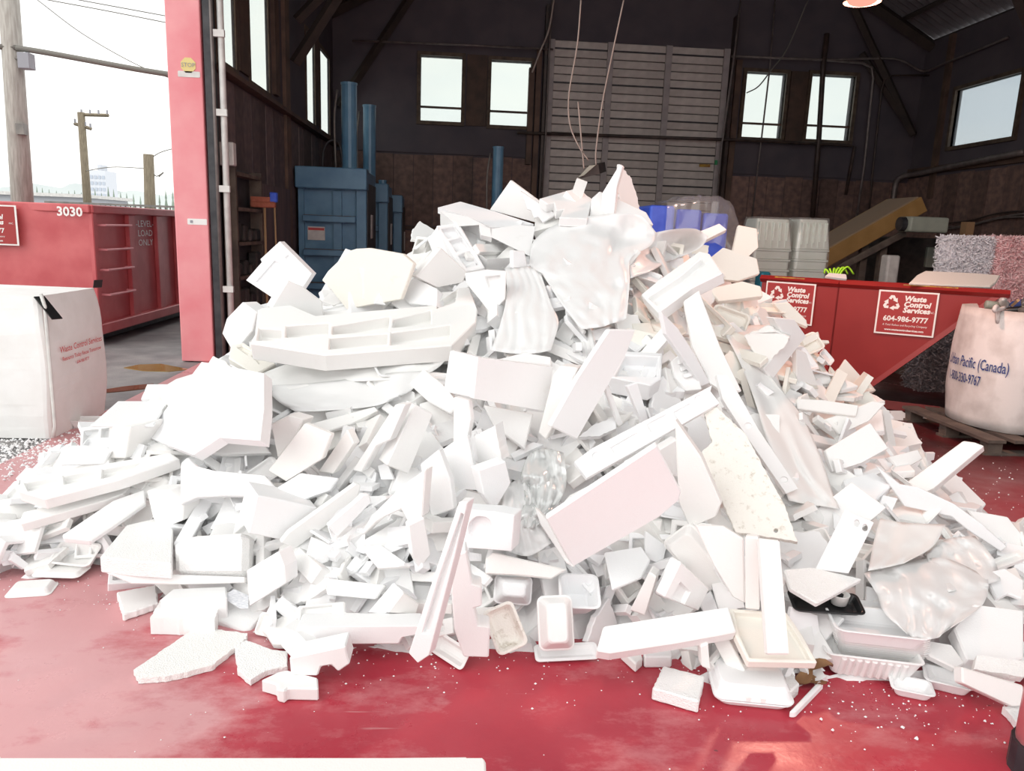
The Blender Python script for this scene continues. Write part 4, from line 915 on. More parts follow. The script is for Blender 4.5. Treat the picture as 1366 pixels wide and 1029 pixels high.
# ================================================================== the foam heap
CONES = [(0.78,5.0,1.98,.80),(0.2,5.1,1.80,.72),(-0.25,5.0,1.66,.70),(-0.75,4.9,1.36,.62),(-1.4,4.9,.72,.5),(-1.9,4.0,.30,.30),(1.55,5.3,1.74,.80),(2.0,5.4,1.16,.8),(1.95,5.0,1.02,.62),
         (2.3,3.8,.50,.40),(2.6,4.3,.30,.4),(1.9,2.9,.30,.30),(-1.1,3.2,.40,.35),(0.1,3.0,.46,.45),(1.0,3.1,.50,.45)]
FB = [(0,772),(100,765),(150,765),(230,800),(330,825),(400,872),(480,860),(560,866),(640,862),(740,868),(820,856),(900,872),(960,915),(1050,915),(1100,900),(1200,905),(1290,905),(1366,940)]
HB = [onz(*p).to_2d() for p in FB]+[V(p) for p in ((2.75,2.7),(3.2,3.7),(3.3,4.5),(3.25,5.4),(2.7,6.6),(1.2,7.3),(-.6,7.1),(-1.7,6.4),(-2.15,5.7),(-2.4,4.9),(-2.5,4.1),(-2.35,3.35))]
def sdist(x, y):
    ins = False; dm = 1e9; n = len(HB)
    for i in range(n):
        a, b = HB[i], HB[(i+1) % n]; dx, dy = b.x-a.x, b.y-a.y
        t = max(0, min(1, ((x-a.x)*dx+(y-a.y)*dy)/(dx*dx+dy*dy))); dm = min(dm, math.hypot(x-a.x-t*dx, y-a.y-t*dy))
        if (a.y > y) != (b.y > y) and x < dx*(y-a.y)/(b.y-a.y)+a.x: ins = not ins
    return dm if ins else -dm
def hcore(x, y):
    s = sum(math.exp(9*(H_-sl*math.hypot(x-cx, y-cy))) for cx, cy, H_, sl in CONES)
    return min(math.log(s)/9-.12, .02+1.0*sdist(x, y))
GX0, GX1, GY0, GY1, GS = -2.8, 3.6, 2.1, 7.6, .05
NX, NY = int((GX1-GX0)/GS)+1, int((GY1-GY0)/GS)+1
HG = [[hcore(GX0+i*GS, GY0+j*GS) for j in range(NY)] for i in range(NX)]
def hh(x, y):
    u, v = (x-GX0)/GS, (y-GY0)/GS; i, j = int(u), int(v)
    if u < 0 or v < 0 or i >= NX-1 or j >= NY-1: return -1.0
    u -= i; v -= j
    return (HG[i][j]*(1-u)+HG[i+1][j]*u)*(1-v)+(HG[i][j+1]*(1-u)+HG[i+1][j+1]*u)*v
def hn(x, y, e=.08): return V((hh(x-e, y)-hh(x+e, y), hh(x, y-e)-hh(x, y+e), 2*e)).normalized()
def hit(px, py):
    """ray parameter where the ray meets heap or floor, or None"""
    d = ray(px, py); t = 1.5
    while t < 8.5:
        p = CAM+d*t
        if p.z < max(0.0, hh(p.x, p.y)): return t
        t += .02
    return None
# core of small scraps under the big pieces (uncountable)
rnd = random.Random(11)
bm = BM(); gv = {}
for i in range(NX):
    for j in range(NY):
        if HG[i][j] > -.06:
            x, y = GX0+i*GS, GY0+j*GS; z = HG[i][j]
            if z > .03: z += .05*noise.cell(V((x*5+.3, y*5, 1)))-.05+.05*noise.noise(V((x*6, y*6, 0)))-.05
            gv[i, j] = bm.verts.new((x+rnd.uniform(-.015, .015), y+rnd.uniform(-.015, .015), max(z, -.02)))
for (i, j) in list(gv):
    q = [gv.get(k) for k in ((i, j), (i+1, j), (i+1, j+1), (i, j+1))]
    if all(q): bm.faces.new((q[0], q[1], q[2])); bm.faces.new((q[0], q[2], q[3]))
core = tag(obj('scrap_heap', bm, FOAM, wm=Matrix.Identity(4)), 'mass of small broken white foam scraps inside the heap', 'foam scraps', kind='stuff')
POLYS = []
def inpoly(x, y, p):
    c = False
    for i in range(len(p)):
        (x0, y0), (x1, y1) = p[i], p[(i+1) % len(p)]
        if (y0 > y) != (y1 > y) and x < (x1-x0)*(y-y0)/(y1-y0)+x0: c = not c
    return c
DIRS = {'u': V((0, 0, 1)), 'f': V((0, -1, 0)), 'l': V((-1, 0, 0)), 'r': V((1, 0, 0)), 'd': V((0, 0, -1))}
def nv(s): 
    v = V((0, 0, 0))
    for c in s: v += DIRS[c]
    return v.normalized()
def face_cam(n, px, py, lim=.30):
    d = -ray(px, py).normalized(); k = n.dot(d)
    if k < lim: n = (n+d*(lim-k+.05)).normalized()
    return n
prnd = random.Random(5)
def PC(name, label, poly, n='', th=.05, lift=.02, m=None, holes=(), bumps=(), cat='foam piece', floor=None, rough=0, bevel=.005, parent=None, group=None, mask=True, taper=0.0):
    """a foam piece whose visible face has the outline poly; it leans on the heap with face normal n"""
    m = m or FOAM
    cx, cy = sum(p[0] for p in poly)/len(poly), sum(p[1] for p in poly)/len(poly)
    if floor is not None:
        nn = V((0, 0, 1)); t = (floor-CAM.z)/ray(cx, cy).z; o = CAM+ray(cx, cy)*t
    else:
        t = hit(cx, cy)
        if t is None or t > 7.4: t = hit(cx, max(p[1] for p in poly)+6) or 5.2
        P = CAM+ray(cx, cy)*t
        nn = hn(P.x, P.y) if n == '' else nv(n)
        nn = face_cam(nn, cx, cy)
        # slide the face towards the lens until all of it clears the heap
        o = P; s = 1.0; A = (P-CAM).dot(nn)
        for q in poly:
            d = ray(*q); tp = A/d.dot(nn); th_ = hit(*q)
            if th_ is not None and tp > 0: s = min(s, max(.86, th_/tp))
        t = t*s-lift; o = CAM+ray(cx, cy)*t
    x = RT-nn*RT.dot(nn); wm = mat_from(o, x, nn); inv = wm.inverted(); A = (o-CAM).dot(nn)
    def loc(q):
        d = ray(*q); r = inv @ (CAM+d*(A/d.dot(nn))); return (r.x, r.y)
    out = [loc(q) for q in poly]
    if rough: out = roughen(ccw(out), rough, max(.012, rough*2.2), prnd)
    bm = BM(); slab(bm, out, th, [([loc(q) for q in h], d) for h, d in holes], [([loc(q) for q in h], d) for h, d in bumps], taper)
    ob = obj(name, bm, m, parent, wm=wm, bevel=bevel)
    if parent is None: tag(ob, label, cat, group)
    if mask: POLYS.append(poly)
    return ob
def seat(c, e, n, lift=.02, floor=None):
    """matrix with x along the pixel direction c->e on a face with normal n, and the half length"""
    cx, cy = c
    if floor is not None: nn = nv(n) if n else V((0, 0, 1)); o = onz(cx, cy, floor)
    else:
        t = hit(cx, cy) or 5.0; P = CAM+ray(cx, cy)*t; nn = hn(P.x, P.y) if n == '' else nv(n); nn = face_cam(nn, cx, cy); o = CAM+ray(cx, cy)*(t-lift)
    A = (o-CAM).dot(nn); d = ray(*e); q = CAM+d*(A/d.dot(nn)); return mat_from(o, q-o, nn), (q-o).length
def TR(label, c, e, n, wr=.75, dr=.16, up=True, lift=.03, floor=None, m=None, name='foam_tray', cat='food tray', flutes=0, mask=True, group=None, wide=None):
    wm, hl = seat(c, e, n, lift, floor); L = 2*hl; w_ = L*wr; h_ = min(L, w_)*dr*1.4
    bm = BM()
    if up: tray_bm(bm, L, w_, h_, flutes=flutes); wm = wm @ Matrix.Translation((0, 0, -h_ if floor is None else 0))
    else: tray_bm(bm, L, w_, h_, flip=True, flutes=flutes); wm = wm @ Matrix.Translation((0, 0, 0 if floor is None else h_))
    o = tag(obj(name, bm, m or FOAM, wm=wm, smooth=False, bevel=.003, seg=2), label, cat, group)
    if mask:
        POLYS.append([proj(wm @ V((sx*L/2, sy*w_/2, 0))) for sx, sy in ((-1, -1), (1, -1), (1, 1), (-1, 1))])
    return o
def CLAM(label, c, e, n, wr=1.0, lift=.03, floor=None, hr=.36, rot=0.0):
    wm, hl = seat(c, e, n, lift, floor); L = 2*hl; w_ = L*wr; hb = L*hr*.36; hl_ = L*hr*.64
    if floor is None: wm = wm @ Matrix.Translation((0, 0, -hb-hl_))
    en = bpy.data.objects.new('clamshell_box', None); en.empty_display_size = .05; reg(en, None, wm); tag(en, label, 'food box')
    bm = BM(); tray_bm(bm, L, w_, hb, flare=.2); obj('base', bm, FOAM, en, wm=wm, bevel=.003, seg=2)
    bm = BM(); r = L*.12; a = hl_*.75
    rs = [ring(L*1.0, w_*1.0, r, hb+.002), ring(L*1.0, w_*1.0, r, hb+.008), ring(L*.955, w_*.955, r, hb+.010), ring(L*.955-a*.5, w_*.955-a*.5, r, hb+hl_*.72), ring(L*.955-a*.9, w_*.955-a*.9, r, hb+hl_*.95), ring(L*.955-a*1.15, w_*.955-a*1.15, r*.8, hb+hl_), ring(L*.6-a*.6, w_*.6-a*.6, r*.6, hb+hl_*.985)]
    obj_l = obj('lid', BMl(bm, rs), FOAM, en, wm=wm, bevel=.002)
    for s in (-1, 1):
        bm = BM(); box(bm, s*L*.09-.008, s*L*.09+.008, -w_*.485-.006, -w_*.455, hb+.008, hb+hl_*.4); obj('latch', bm, FOAM, obj_l, wm=wm)
    POLYS.append([proj(wm @ V((sx*L/2, sy*w_/2, 0))) for sx, sy in ((-1, -1), (1, -1), (1, 1), (-1, 1))])
    return en
def BMl(bm, rs): loft(bm, rs); return bm
def FILMP(label, rows, lift=.05, m=None, folds=(7, .012), seed=1, name='plastic_film', cat='plastic film', crumple=.02, mask=True, liftmap=None):
    """sheet through rows of pixel points laid over the heap"""
    m = m or FILM; R_, C_ = len(rows), len(rows[0]); T = []
    for r in rows:
        ts = [hit(*p) for p in r]; ok = [t for t in ts if t is not None and t < 7.4] or [5.0]; mean = sum(ok)/len(ok)
        T.append([(t if t is not None and t < 7.4 else mean) for t in ts])
    for i in range(R_):
        mi = sum(T[i])/C_
        T[i] = [mi*.35+t*.65 for t in T[i]]
    P = [[CAM+ray(*rows[i][j])*(min(T[i][j], (hit(*rows[i][j]) or 9))-lift-(liftmap[i][j] if liftmap else 0)) for j in range(C_)] for i in range(R_)]
    K = 7
    lines = [bezpts(r, K) for r in P]; nc = len(lines[0]); cols = [bezpts([l[k] for l in lines], K) for k in range(nc)]; nr = len(cols[0])
    bm = BM(); g = []
    for k in range(nc):
        rr = []
        for i in range(nr):
            p = cols[k][i]; u, v = k/(nc-1), i/(nr-1); d = (CAM-p).normalized()
            w = folds[1]*(math.sin(u*folds[0]*6.283+2.2*noise.noise(V((v*3, u*2, seed)))*2)) + crumple*noise.noise(V((p.x*9, p.y*9, p.z*9+seed)))+crumple*.5*noise.noise(V((p.x*22, p.y*22, p.z*22+seed)))
            rr.append(bm.verts.new(p+d*w))
        g.append(rr)
    for k in range(nc-1):
        for i in range(nr-1): bm.faces.new((g[k][i], g[k+1][i], g[k+1][i+1], g[k][i+1]))
    o = tag(obj(name, bm, m, smooth=True), label, cat)
    s = o.modifiers.new('thin', 'SOLIDIFY'); s.thickness = .0012
    if mask: POLYS.append([rows[0][j] for j in range(C_)]+[rows[i][-1] for i in range(R_)]+[rows[-1][j] for j in range(C_-1, -1, -1)]+[rows[i][0] for i in range(R_-1, -1, -1)])
    return o
# ---------------------------------------------------------------- top of the heap
B_, S_, D_, C__ = 'foam_block', 'foam_strip', 'foam_board', 'foam_moulding'
PC(D_, 'square white foam pad with grooves tipped up beside the blue baler', [(373,322),(416,365),(401,388),(370,402),(328,374),(349,350),(347,346)], 'ffl', .05, .05, holes=[([(341,376),(366,348),(374,352),(349,383)], .015), ([(380,344),(384,340),(403,361),(399,365)], .012)])
PC(B_, 'thick white foam block leaning below the grooved pad', [(384,374),(405,383),(430,402),(434,440),(384,436),(362,410)], 'ffr', .12, .06)
PC(D_, 'cream board with rounded corner sticking up in front of blue baler', [(429,374),(437,362),(465,335),(475,332),(492,331),(537,339),(552,352),(535,400),(462,413),(441,386)], 'ffl', .035, .06, FOAMC)
PC(D_, 'torn white panel leaning on the cream rounded board', [(479,358),(490,362),(520,368),(516,402),(484,400),(483,380)], 'ff', .03, .09, rough=.004)
PC('foam_shard', 'small triangular white shard before the cream rounded board', [(506,391),(515,408),(498,406)], 'ff', .02, .12)
PC(B_, 'white angled block with grey-shaded square face near heap shoulder', [(588,330),(623,363),(618,377),(583,384),(555,369)], 'ffr', .07, .08)
PC(B_, 'white block wedged under the grey-shaded square block', [(555,371),(583,385),(582,408),(545,405),(524,386),(540,376)], 'flu', .07, .07)
PC(C__, 'long white moulded tray with rows of open cells', [(348,411),(388,407),(421,421),(578,407),(612,384),(626,383),(637,413),(635,429),(603,461),(434,474),(333,458),(340,446),(344,413)], 'fuu', .10, .10,
   holes=[([(346,438),(376,440),(376,454),(343,454)], .06), ([(382,435),(439,431),(438,448),(381,450)], .07), ([(444,435),(520,422),(518,441),(443,446)], .07), ([(440,451),(518,445),(516,461),(439,466)], .07), ([(525,426),(575,414),(575,432),(524,437)], .07), ([(522,444),(578,437),(601,433),(600,453),(521,460)], .07), ([(583,390),(610,388),(607,403),(583,411)], .05)], cat='foam moulding')
PC(B_, 'white wedge block at the left end of the cell tray', [(323,403),(342,417),(336,442),(312,472),(296,445),(302,425)], 'fl', .09, .06)
PC(C__, 'cream moulded bracket with two slots under the cell tray', [(308,460),(325,457),(368,485),(340,499),(305,478)], 'fuu', .04, .12, FOAMC, holes=[([(316,463),(323,461),(336,469),(330,473)], .02), ([(336,475),(342,472),(353,480),(346,485)], .02)])
PC(D_, 'large flat white panel leaning on the left flank', [(269,483),(310,490),(352,498),(352,545),(347,588),(293,584),(258,607),(194,582)], 'flluu', .05, .05)
PC(S_, 'grey edging strip along the bottom of the large flat panel', [(225,590),(258,609),(294,585),(292,580),(258,602),(230,587)], 'fu', .02, .07, M_GREY, cat='edging strip')
FILMP('thin milky foam sheet below the cell tray', [[(332,505),(400,482),(500,478),(600,474)],[(345,512),(420,498),(500,492),(585,490)],[(352,528),(430,512),(500,508),(560,505)]], .10, FILMT, (2, .01), 3)
FILMP('clear film covering boards below the cell tray', [[(352,515),(430,510),(520,498),(570,495)],[(370,535),(440,535),(510,530),(550,520)],[(395,550),(440,548),(500,542),(530,530)]], .11, FILM, (3, .008), 5)
PC(B_, 'small ribbed block end beside the large flat panel', [(333,512),(352,511),(353,524),(334,527)], 'fl', .05, .1)
PC(S_, 'narrow white plank pointing up from the left flank', [(408,567),(425,562),(500,542),(505,548),(470,565),(415,583)], 'fu', .03, .09)
# peak
PC(D_, 'pointed white slab standing at the heap top', [(653,280),(681,240),(743,286),(718,298)], 'ffl', .03, .05)
PC(C__, 'serrated white strip on the pointed slab', [(693,254),(743,287),(735,291),(724,298),(718,290),(712,292),(708,281),(703,280),(699,268)], 'ffl', .025, .09)
PC(C__, 'white moulded cap with notched edge near the peak', [(719,265),(768,251),(790,265),(784,292),(746,290),(752,279),(742,281),(739,270),(730,272)], 'fuu', .06, .06)
PC(D_, 'tall white wedge standing up at the very peak', [(800,300),(803,258),(820,230),(827,219),(831,222),(823,250),(818,300)], 'ffl', .04, .0)
PC(D_, 'thin ragged white panel beside the tall peak wedge', [(827,219),(843,239),(850,262),(858,300),(838,302),(822,250)], 'ffr', .03, .0, rough=.006)
PC(B_, 'long boxy white moulding with a square pocket below the peak', [(587,281),(600,284),(624,289),(656,305),(690,300),(714,302),(707,342),(650,346),(632,334),(612,302)], 'ffuu', .12, .05, holes=[([(639,300),(653,303),(656,317),(641,313)], .04)])
PC(D_, 'flat white ribbed panel on top of the boxy moulding', [(584,277),(614,269),(660,282),(712,299),(690,301),(656,304),(624,289)], 'uuf', .04, .06)
PC(C__, 'white three-cell moulding standing on the upper left shoulder', [(582,301),(612,297),(647,357),(620,363),(604,340)], 'ffuu', .06, .12, holes=[([(588,305),(606,302),(613,313),(597,318)], .045), ([(599,321),(616,316),(624,330),(609,336)], .045), ([(611,340),(627,334),(639,352),(622,357)], .045)])
PC(B_, 'upright white board left of the three-cell moulding', [(570,320),(583,302),(604,345),(590,345),(576,335)], 'ffl', .03, .08)
PC(C__, 'white corner moulding with curved cut-out by the cell tray', [(620,365),(650,360),(676,362),(674,400),(655,420),(640,400),(622,378)], 'ff', .05, .06, holes=[([(648,370),(668,368),(667,380),(653,384)], .02)])
PC(D_, 'narrow white upright slab beside the big plastic sheet', [(684,334),(700,335),(704,358),(684,358)], 'ffr', .04, .08)
PC(B_, 'white film-covered block under the tall peak wedge', [(785,300),(790,264),(800,255),(818,262),(862,283),(872,300)], 'ffu', .12, .03)
# big film
FILMP('large milky plastic sheet draped over the heap top', [[(706,352),(712,322),(745,298),(790,288),(850,286),(877,312)],[(712,362),(740,342),(775,328),(810,315),(840,312),(868,328)],[(724,368),(752,372),(780,366),(805,352),(826,346),(842,345)],[(745,400),(772,402),(795,398),(812,388),(828,384),(840,380)],[(775,440),(790,438),(805,436),(815,432),(824,430),(836,425)]], .12, FILM, (4, .006), 7, crumple=.035)
FILMP('ribbed clear plastic hanging from the big sheet', [[(674,357),(690,358),(706,356),(722,366)],[(676,392),(695,395),(715,395),(735,405)],[(668,430),(690,432),(715,430),(745,430)],[(655,468),(685,472),(710,472),(735,468)]], .13, FILM, (5, .006), 9, crumple=.02)
FILMP('milky plastic sheet falling right of the peak', [[(850,318),(885,308),(925,305),(945,315)],[(838,345),(880,335),(915,328),(935,330)],[(840,372),(868,362),(890,350),(905,345)]], .12, FILM, (3, .01), 12, crumple=.03)
PC(C__, 'white trough-shaped moulding tipped on the right shoulder', [(855,393),(878,374),(933,335),(946,338),(964,364),(923,384),(878,417)], 'fuul', .07, .16, holes=[([(864,397),(908,368),(935,345),(941,352),(916,378),(877,407)], .045)])
PC(S_, 'pointed white strip hanging from the trough moulding', [(882,415),(905,438),(926,470),(948,511),(936,516),(888,446)], 'ffr', .03, .12)
PC(D_, 'wide white plank sloping down from the trough moulding', [(913,401),(933,387),(947,425),(961,462),(990,522),(966,524),(948,512),(924,462)], 'ffu', .03, .14)
PC(S_, 'long narrow white strip with moulded rings on right slope', [(956,500),(971,500),(1012,573),(1065,652),(1049,659),(996,583),(964,533)], 'ffu', .03, .14, holes=[(circ(998, 568, 5, 4), .006), (circ(1046, 640, 5, 4), .006)])
PC(C__, 'coil-shaped white moulding beside the slotted bar', [(895,482),(905,474),(917,475),(932,500),(937,520),(915,522),(900,503)], 'ffu', .08, .10, bumps=[([(903,482),(914,478),(917,483),(905,488)], .015), ([(906,491),(918,487),(921,492),(908,497)], .015), ([(910,500),(923,496),(926,502),(913,506)], .015)])
FILMP('broad translucent foam sheet draped down the right slope', [[(968,448),(990,436),(1024,434),(1030,440)],[(985,480),(1002,470),(1014,480),(1040,512)],[(1005,530),(1020,525),(1045,530),(1070,556)],[(1022,585),(1040,590),(1065,595),(1094,608)],[(1042,640),(1060,645),(1085,650),(1110,655)],[(1052,668),(1075,673),(1098,676),(1120,680)]], .10, FILMT, (1.5, .02), 15, crumple=.02, liftmap=None)
PC(B_, 'torn white chunk with ragged edge at the right shoulder', [(992,448),(1024,434),(1054,450),(1048,462),(1030,480),(1014,490)], 'ffl', .10, .12, rough=.006)
PC(B_, 'white block end beside the torn chunk', [(1032,424),(1060,426),(1076,449),(1030,507),(1018,492),(1050,455)], 'ffr', .06, .08)
for poly, n, lb, m in (([(985,300),(1010,305),(1012,330),(990,350),(975,345)], 'ffu', 'cream block upright beside the wrapped crates', FOAMC),
    ([(940,350),(965,330),(1010,345),(1014,365),(985,375),(955,372)], 'uff', 'cream flat slab near the wrapped crates', FOAMC),
    ([(945,385),(990,375),(1015,382),(1018,395),(960,402)], 'uf', 'cream corner board on the right shoulder', FOAMC),
    ([(930,310),(960,298),(970,306),(938,322)], 'uf', 'white bar sticking out beside the blue bins', FOAM),
    ([(1032,405),(1052,403),(1076,427),(1078,437),(1050,425)], 'ffu', 'cream angled scrap against the hopper sign', FOAMC),
    ([(1070,452),(1092,442),(1094,451),(1073,462)], 'uff', 'cream shard jutting toward the red hopper', FOAMC),
    ([(1082,453),(1106,454),(1107,458),(1082,459)], 'uff', 'thin cream stick jutting toward the red hopper', FOAMC),
    ([(1063,465),(1076,471),(1092,516),(1063,511)], 'ffr', 'peach-lit upright block below the hopper corner', FOAM),
    ([(1098,496),(1112,498),(1146,515),(1123,520)], 'fuu', 'peach-lit flat piece at the hopper foot', FOAM),
    ([(1063,532),(1100,534),(1146,541),(1143,556),(1064,546)], 'ffu', 'long narrow beam lying below the hopper corner', FOAM),
    ([(1100,560),(1165,535),(1182,538),(1160,562),(1120,580)], 'ffu', 'thin panel above the scored board', FOAM),
    ([(1101,601),(1162,564),(1186,598),(1150,618),(1111,630)], 'ffu', 'scored flat board on the right flank', FOAM)):
    PC(D_ if 'board' in lb or 'panel' in lb or 'flat' in lb else B_, lb, poly, n, .035, .07, m)
TR('stacked foam lids at the right edge of the heap', (1196,570), (1228,577), 'uuf', .8, .3, up=False, lift=.06, name='foam_container')
PC(S_, 'long square beam jutting up at the right edge of the heap', [(1206,646),(1285,588),(1300,590),(1313,595),(1245,652),(1215,665)], 'flu', .06, .10)
PC(D_, 'thin wavy sheet edge curving down the right flank', [(1167,620),(1201,647),(1225,651),(1274,674),(1310,700),(1344,730),(1335,737),(1291,708),(1269,690),(1206,676)], 'ffl', .02, .07)
PC(D_, 'slim plank below the square beam', [(1185,610),(1225,600),(1232,612),(1200,630)], 'ffu', .03, .06)
PC(B_, 'wedge-sided block below the scored board', [(1125,640),(1165,630),(1192,646),(1160,675),(1140,680)], 'fuu', .06, .08)
PC(D_, 'flat triangle board beside the thin wavy sheet', [(1250,640),(1275,632),(1316,672),(1310,680),(1280,668)], 'uuf', .03, .05)
PC(D_, 'broad slab beyond the wavy sheet', [(1290,680),(1345,690),(1366,716),(1366,740),(1340,725),(1310,705)], 'uff', .04, .05)
# ---------------------------------------------------------------- middle
PC(D_, 'white corner board with folded left wing in the heap centre', [(638,477),(738,490),(729,549),(648,535),(632,532)], 'ffr', .04, .22)
PC(D_, 'shaded left wing of the centre corner board', [(600,468),(638,477),(632,532),(591,523)], 'ffl', .035, .22)
PC(D_, 'wide diagonal board leaning right in the heap centre', [(734,569),(770,505),(813,440),(848,440),(838,468),(770,587)], 'ffr', .03, .25)
PC(B_, 'white post end beside the wide diagonal board', [(738,500),(748,488),(770,491),(752,545),(728,587),(718,578)], 'ffl', .08, .16)
PC('foam_box', 'open foam box with wet dirty inside', [(813,503),(831,468),(884,471),(882,505),(868,514)], 'fuu', .10, .12, FOAM, holes=[([(820,502),(835,474),(879,476),(876,503)], .07)], cat='foam box')
PC(S_, 'thin stick leaning left below the wet box', [(800,500),(806,497),(832,566),(826,570)], 'ffr', .02, .14)
PC(S_, 'thin stick leaning right below the wet box', [(836,515),(850,510),(866,562),(857,566)], 'ffr', .02, .14)
PC('foam_shard', 'layered white shard beside the slotted bar', [(772,583),(790,568),(820,556),(822,572),(800,582)], 'fu', .03, .14, rough=.004)
PC(C__, 'long slotted white bar lying across the heap', [(766,616),(790,598),(950,514),(948,522),(960,538),(900,572),(783,638)], 'ffuu', .025, .24, holes=[([(815,597),(850,577),(854,587),(820,605)], .008), ([(863,566),(888,553),(891,564),(868,576)], .008), ([(899,550),(921,538),(923,546),(902,558)], .008), (circ(796, 608, 6, 5), .008), (circ(933, 532, 6, 5), .008)])
bx_ = empty('foam_box', CAM+ray(815, 690)*(hit(815, 690)-.1), 'large open foam box tipped toward the camera side of the heap', 'foam box')
PC('front_panel', None, [(728,692),(876,594),(909,656),(906,668),(880,690),(764,757)], 'ffffd', .03, .20, FOAM, parent=bx_)
PC('side_panel', None, [(712,676),(728,692),(764,757),(755,752),(720,700)], 'ffllu', .025, .16, FOAM, parent=bx_)
PC('inner_panel', None, [(760,660),(800,640),(872,596),(860,620),(790,665),(735,690)], 'fuu', .02, .12, FOAM, parent=bx_)
FILMP('crumpled clear film ball beside the tipped box', [[(705,605),(725,598),(752,604)],[(695,635),(728,625),(756,638)],[(700,665),(725,668),(750,662)],[(690,700),(712,705),(730,690)]], .14, FILMC, (5, .02), 22, crumple=.06)
FILMP('milky film hanging below the clear film ball', [[(672,650),(695,640),(712,660)],[(668,690),(695,690),(722,700)],[(675,735),(705,742),(735,725)]], .13, FILM, (5, .012), 25, crumple=.03)
PC(B_, 'white block with torn top beside the film ball', [(633,582),(661,567),(665,590),(670,614),(638,623)], 'ffl', .08, .18, rough=.003)
PC(B_, 'lower half of the torn-top block stack', [(638,628),(675,615),(682,645),(660,682),(645,660)], 'ffr', .07, .14)
PC(S_, 'curved white strip below the centre corner board', [(605,530),(625,535),(628,560),(621,600),(612,620),(604,590)], 'ffl', .04, .12)
PC(D_, 'rounded white board in the middle of the heap', [(580,607),(601,592),(623,581),(630,615),(641,655),(598,652),(586,630)], 'ffl', .03, .12)
PC(C__, 'square white moulding with a round dish recess', [(618,680),(661,683),(686,688),(682,736),(645,733),(615,731)], 'ffl', .08, .16, holes=[(circ(641, 707, 17, 18, 20), .03)])
for poly, n, th, lb in (([(357,628),(406,565),(442,580),(430,612),(381,643)], 'ffl', .03, 'speckled white board leaning left of centre'),
    ([(361,566),(384,554),(405,560),(390,590),(370,612)], 'ffl', .08, 'rounded white block below the plank on left flank'),
    ([(424,630),(463,573),(472,592),(444,633)], 'ffl', .05, 'narrow white wedge beside the speckled board'),
    ([(470,628),(527,540),(541,540),(520,588),(502,596),(482,631)], 'ffl', .06, 'long white plank with a notch in the left middle'),
    ([(515,621),(554,540),(578,552),(558,601),(545,633)], 'ffr', .10, 'tall translucent-looking white block beside notched plank'),
    ([(545,512),(565,492),(590,512),(612,540),(600,552),(570,535)], 'ful', .06, 'tilted white brick-shaped block left of centre board'),
    ([(480,714),(495,689),(533,651),(568,626),(563,690),(545,699),(535,680),(513,690),(502,697),(485,714)], 'ffl', .06, 'arched white moulding with stepped teeth'),
    ([(374,724),(385,710),(475,645),(482,648),(478,662),(440,698),(395,732)], 'ffr', .03, 'long round-ended white tongue in the left foreground'),
    ([(437,702),(485,660),(493,660),(496,670),(450,717)], 'ffr', .03, 'second round-ended white tongue beside the first'),
    ([(384,747),(399,730),(429,757),(414,779)], 'ful', .06, 'small square white block below the tongues'),
    ([(328,762),(371,736),(379,757),(381,779),(332,810)], 'ffl', .08, 'upright white slab beside the rough rounded block'),
    ([(481,728),(507,726),(548,755),(505,757)], 'uuf', .02, 'flat white panel over a dark gap'),
    ([(435,786),(437,772),(515,781),(502,800),(436,794)], 'ffu', .06, 'horizontal white bar above the moulded frame'),
    ([(488,819),(524,777),(537,789),(514,818)], 'ful', .10, 'diagonal white block resting on the moulded frame'),
    ([(538,790),(560,806),(556,820),(516,818)], 'ffr', .05, 'white panel right of the diagonal block'),
    ([(343,661),(380,668),(424,678),(390,711),(376,721),(331,712)], 'ffr', .20, 'large cream-white block in the left foreground'),
    ([(241,618),(250,610),(262,622),(285,628),(352,634),(371,654),(366,664),(300,662),(262,664),(240,674)], 'ffu', .06, 'curved white bracket in the left foreground'),
    ([(369,651),(401,631),(452,638),(440,655),(400,669)], 'uff', .05, 'soft rounded white pad behind the large block'),
    ([(195,655),(225,654),(245,672),(243,695),(213,707),(203,690)], 'ffl', .10, 'white block standing on the thick slab'),
    ([(145,569),(174,570),(168,612),(144,612)], 'ffl', .20, 'upright white block near the bulk bag'),
    ([(120,567),(157,535),(225,535),(205,567)], 'u', .015, 'thin white board level with the bulk bag print'),
    ([(80,622),(85,598),(110,598),(148,603),(140,620)], 'ff', .05, 'low white moulding at the left edge of the heap'),
    ([(560,620),(585,600),(600,640),(605,680),(575,690)], 'ffl', .04, 'curved white panel near the arched moulding'),
    ([(545,700),(566,690),(575,740),(560,760),(550,740)], 'ffr', .04, 'narrow white shard beside the arched moulding'),
    ([(210,520),(235,505),(268,495),(240,540),(225,540)], 'uuf', .05, 'crumpled white block by the red post'),
    ([(280,590),(320,588),(352,592),(362,604),(300,606),(275,602)], 'uf', .03, 'layered white tray end beside the large flat panel'),
    ([(660,480),(700,470),(735,476),(736,488),(700,484)], 'uf', .03, 'white ledge behind the centre corner board'),
    ([(645,540),(690,548),(712,552),(700,600),(660,570)], 'ffu', .03, 'crumpled white sheet under the centre corner board'),
    ([(840,620),(880,600),(905,585),(930,600),(915,640)], 'ffr', .05, 'white wedge behind the tipped box')):
    PC(B_ if th > .045 else D_, lb, poly, n, th, .09)
PC(D_, 'stained triangular board in the lower right', [(936,603),(950,640),(981,710),(1020,716),(1064,723),(1047,674),(994,578),(956,543),(938,548),(950,590)], 'ffuul', .03, .14, FOAMD, rough=.003, holes=[(circ(1035, 708, 3, 3, 10), .04)])
PC(S_, 'bright white plank lying on the stained board', [(961,588),(974,583),(1034,674),(1022,699),(1006,692),(971,621)], 'ffuul', .04, .24)
PC(D_, 'large grey-white slab below the tipped box', [(900,560),(935,610),(962,672),(955,690),(920,705),(905,670)], 'ffl', .05, .08)
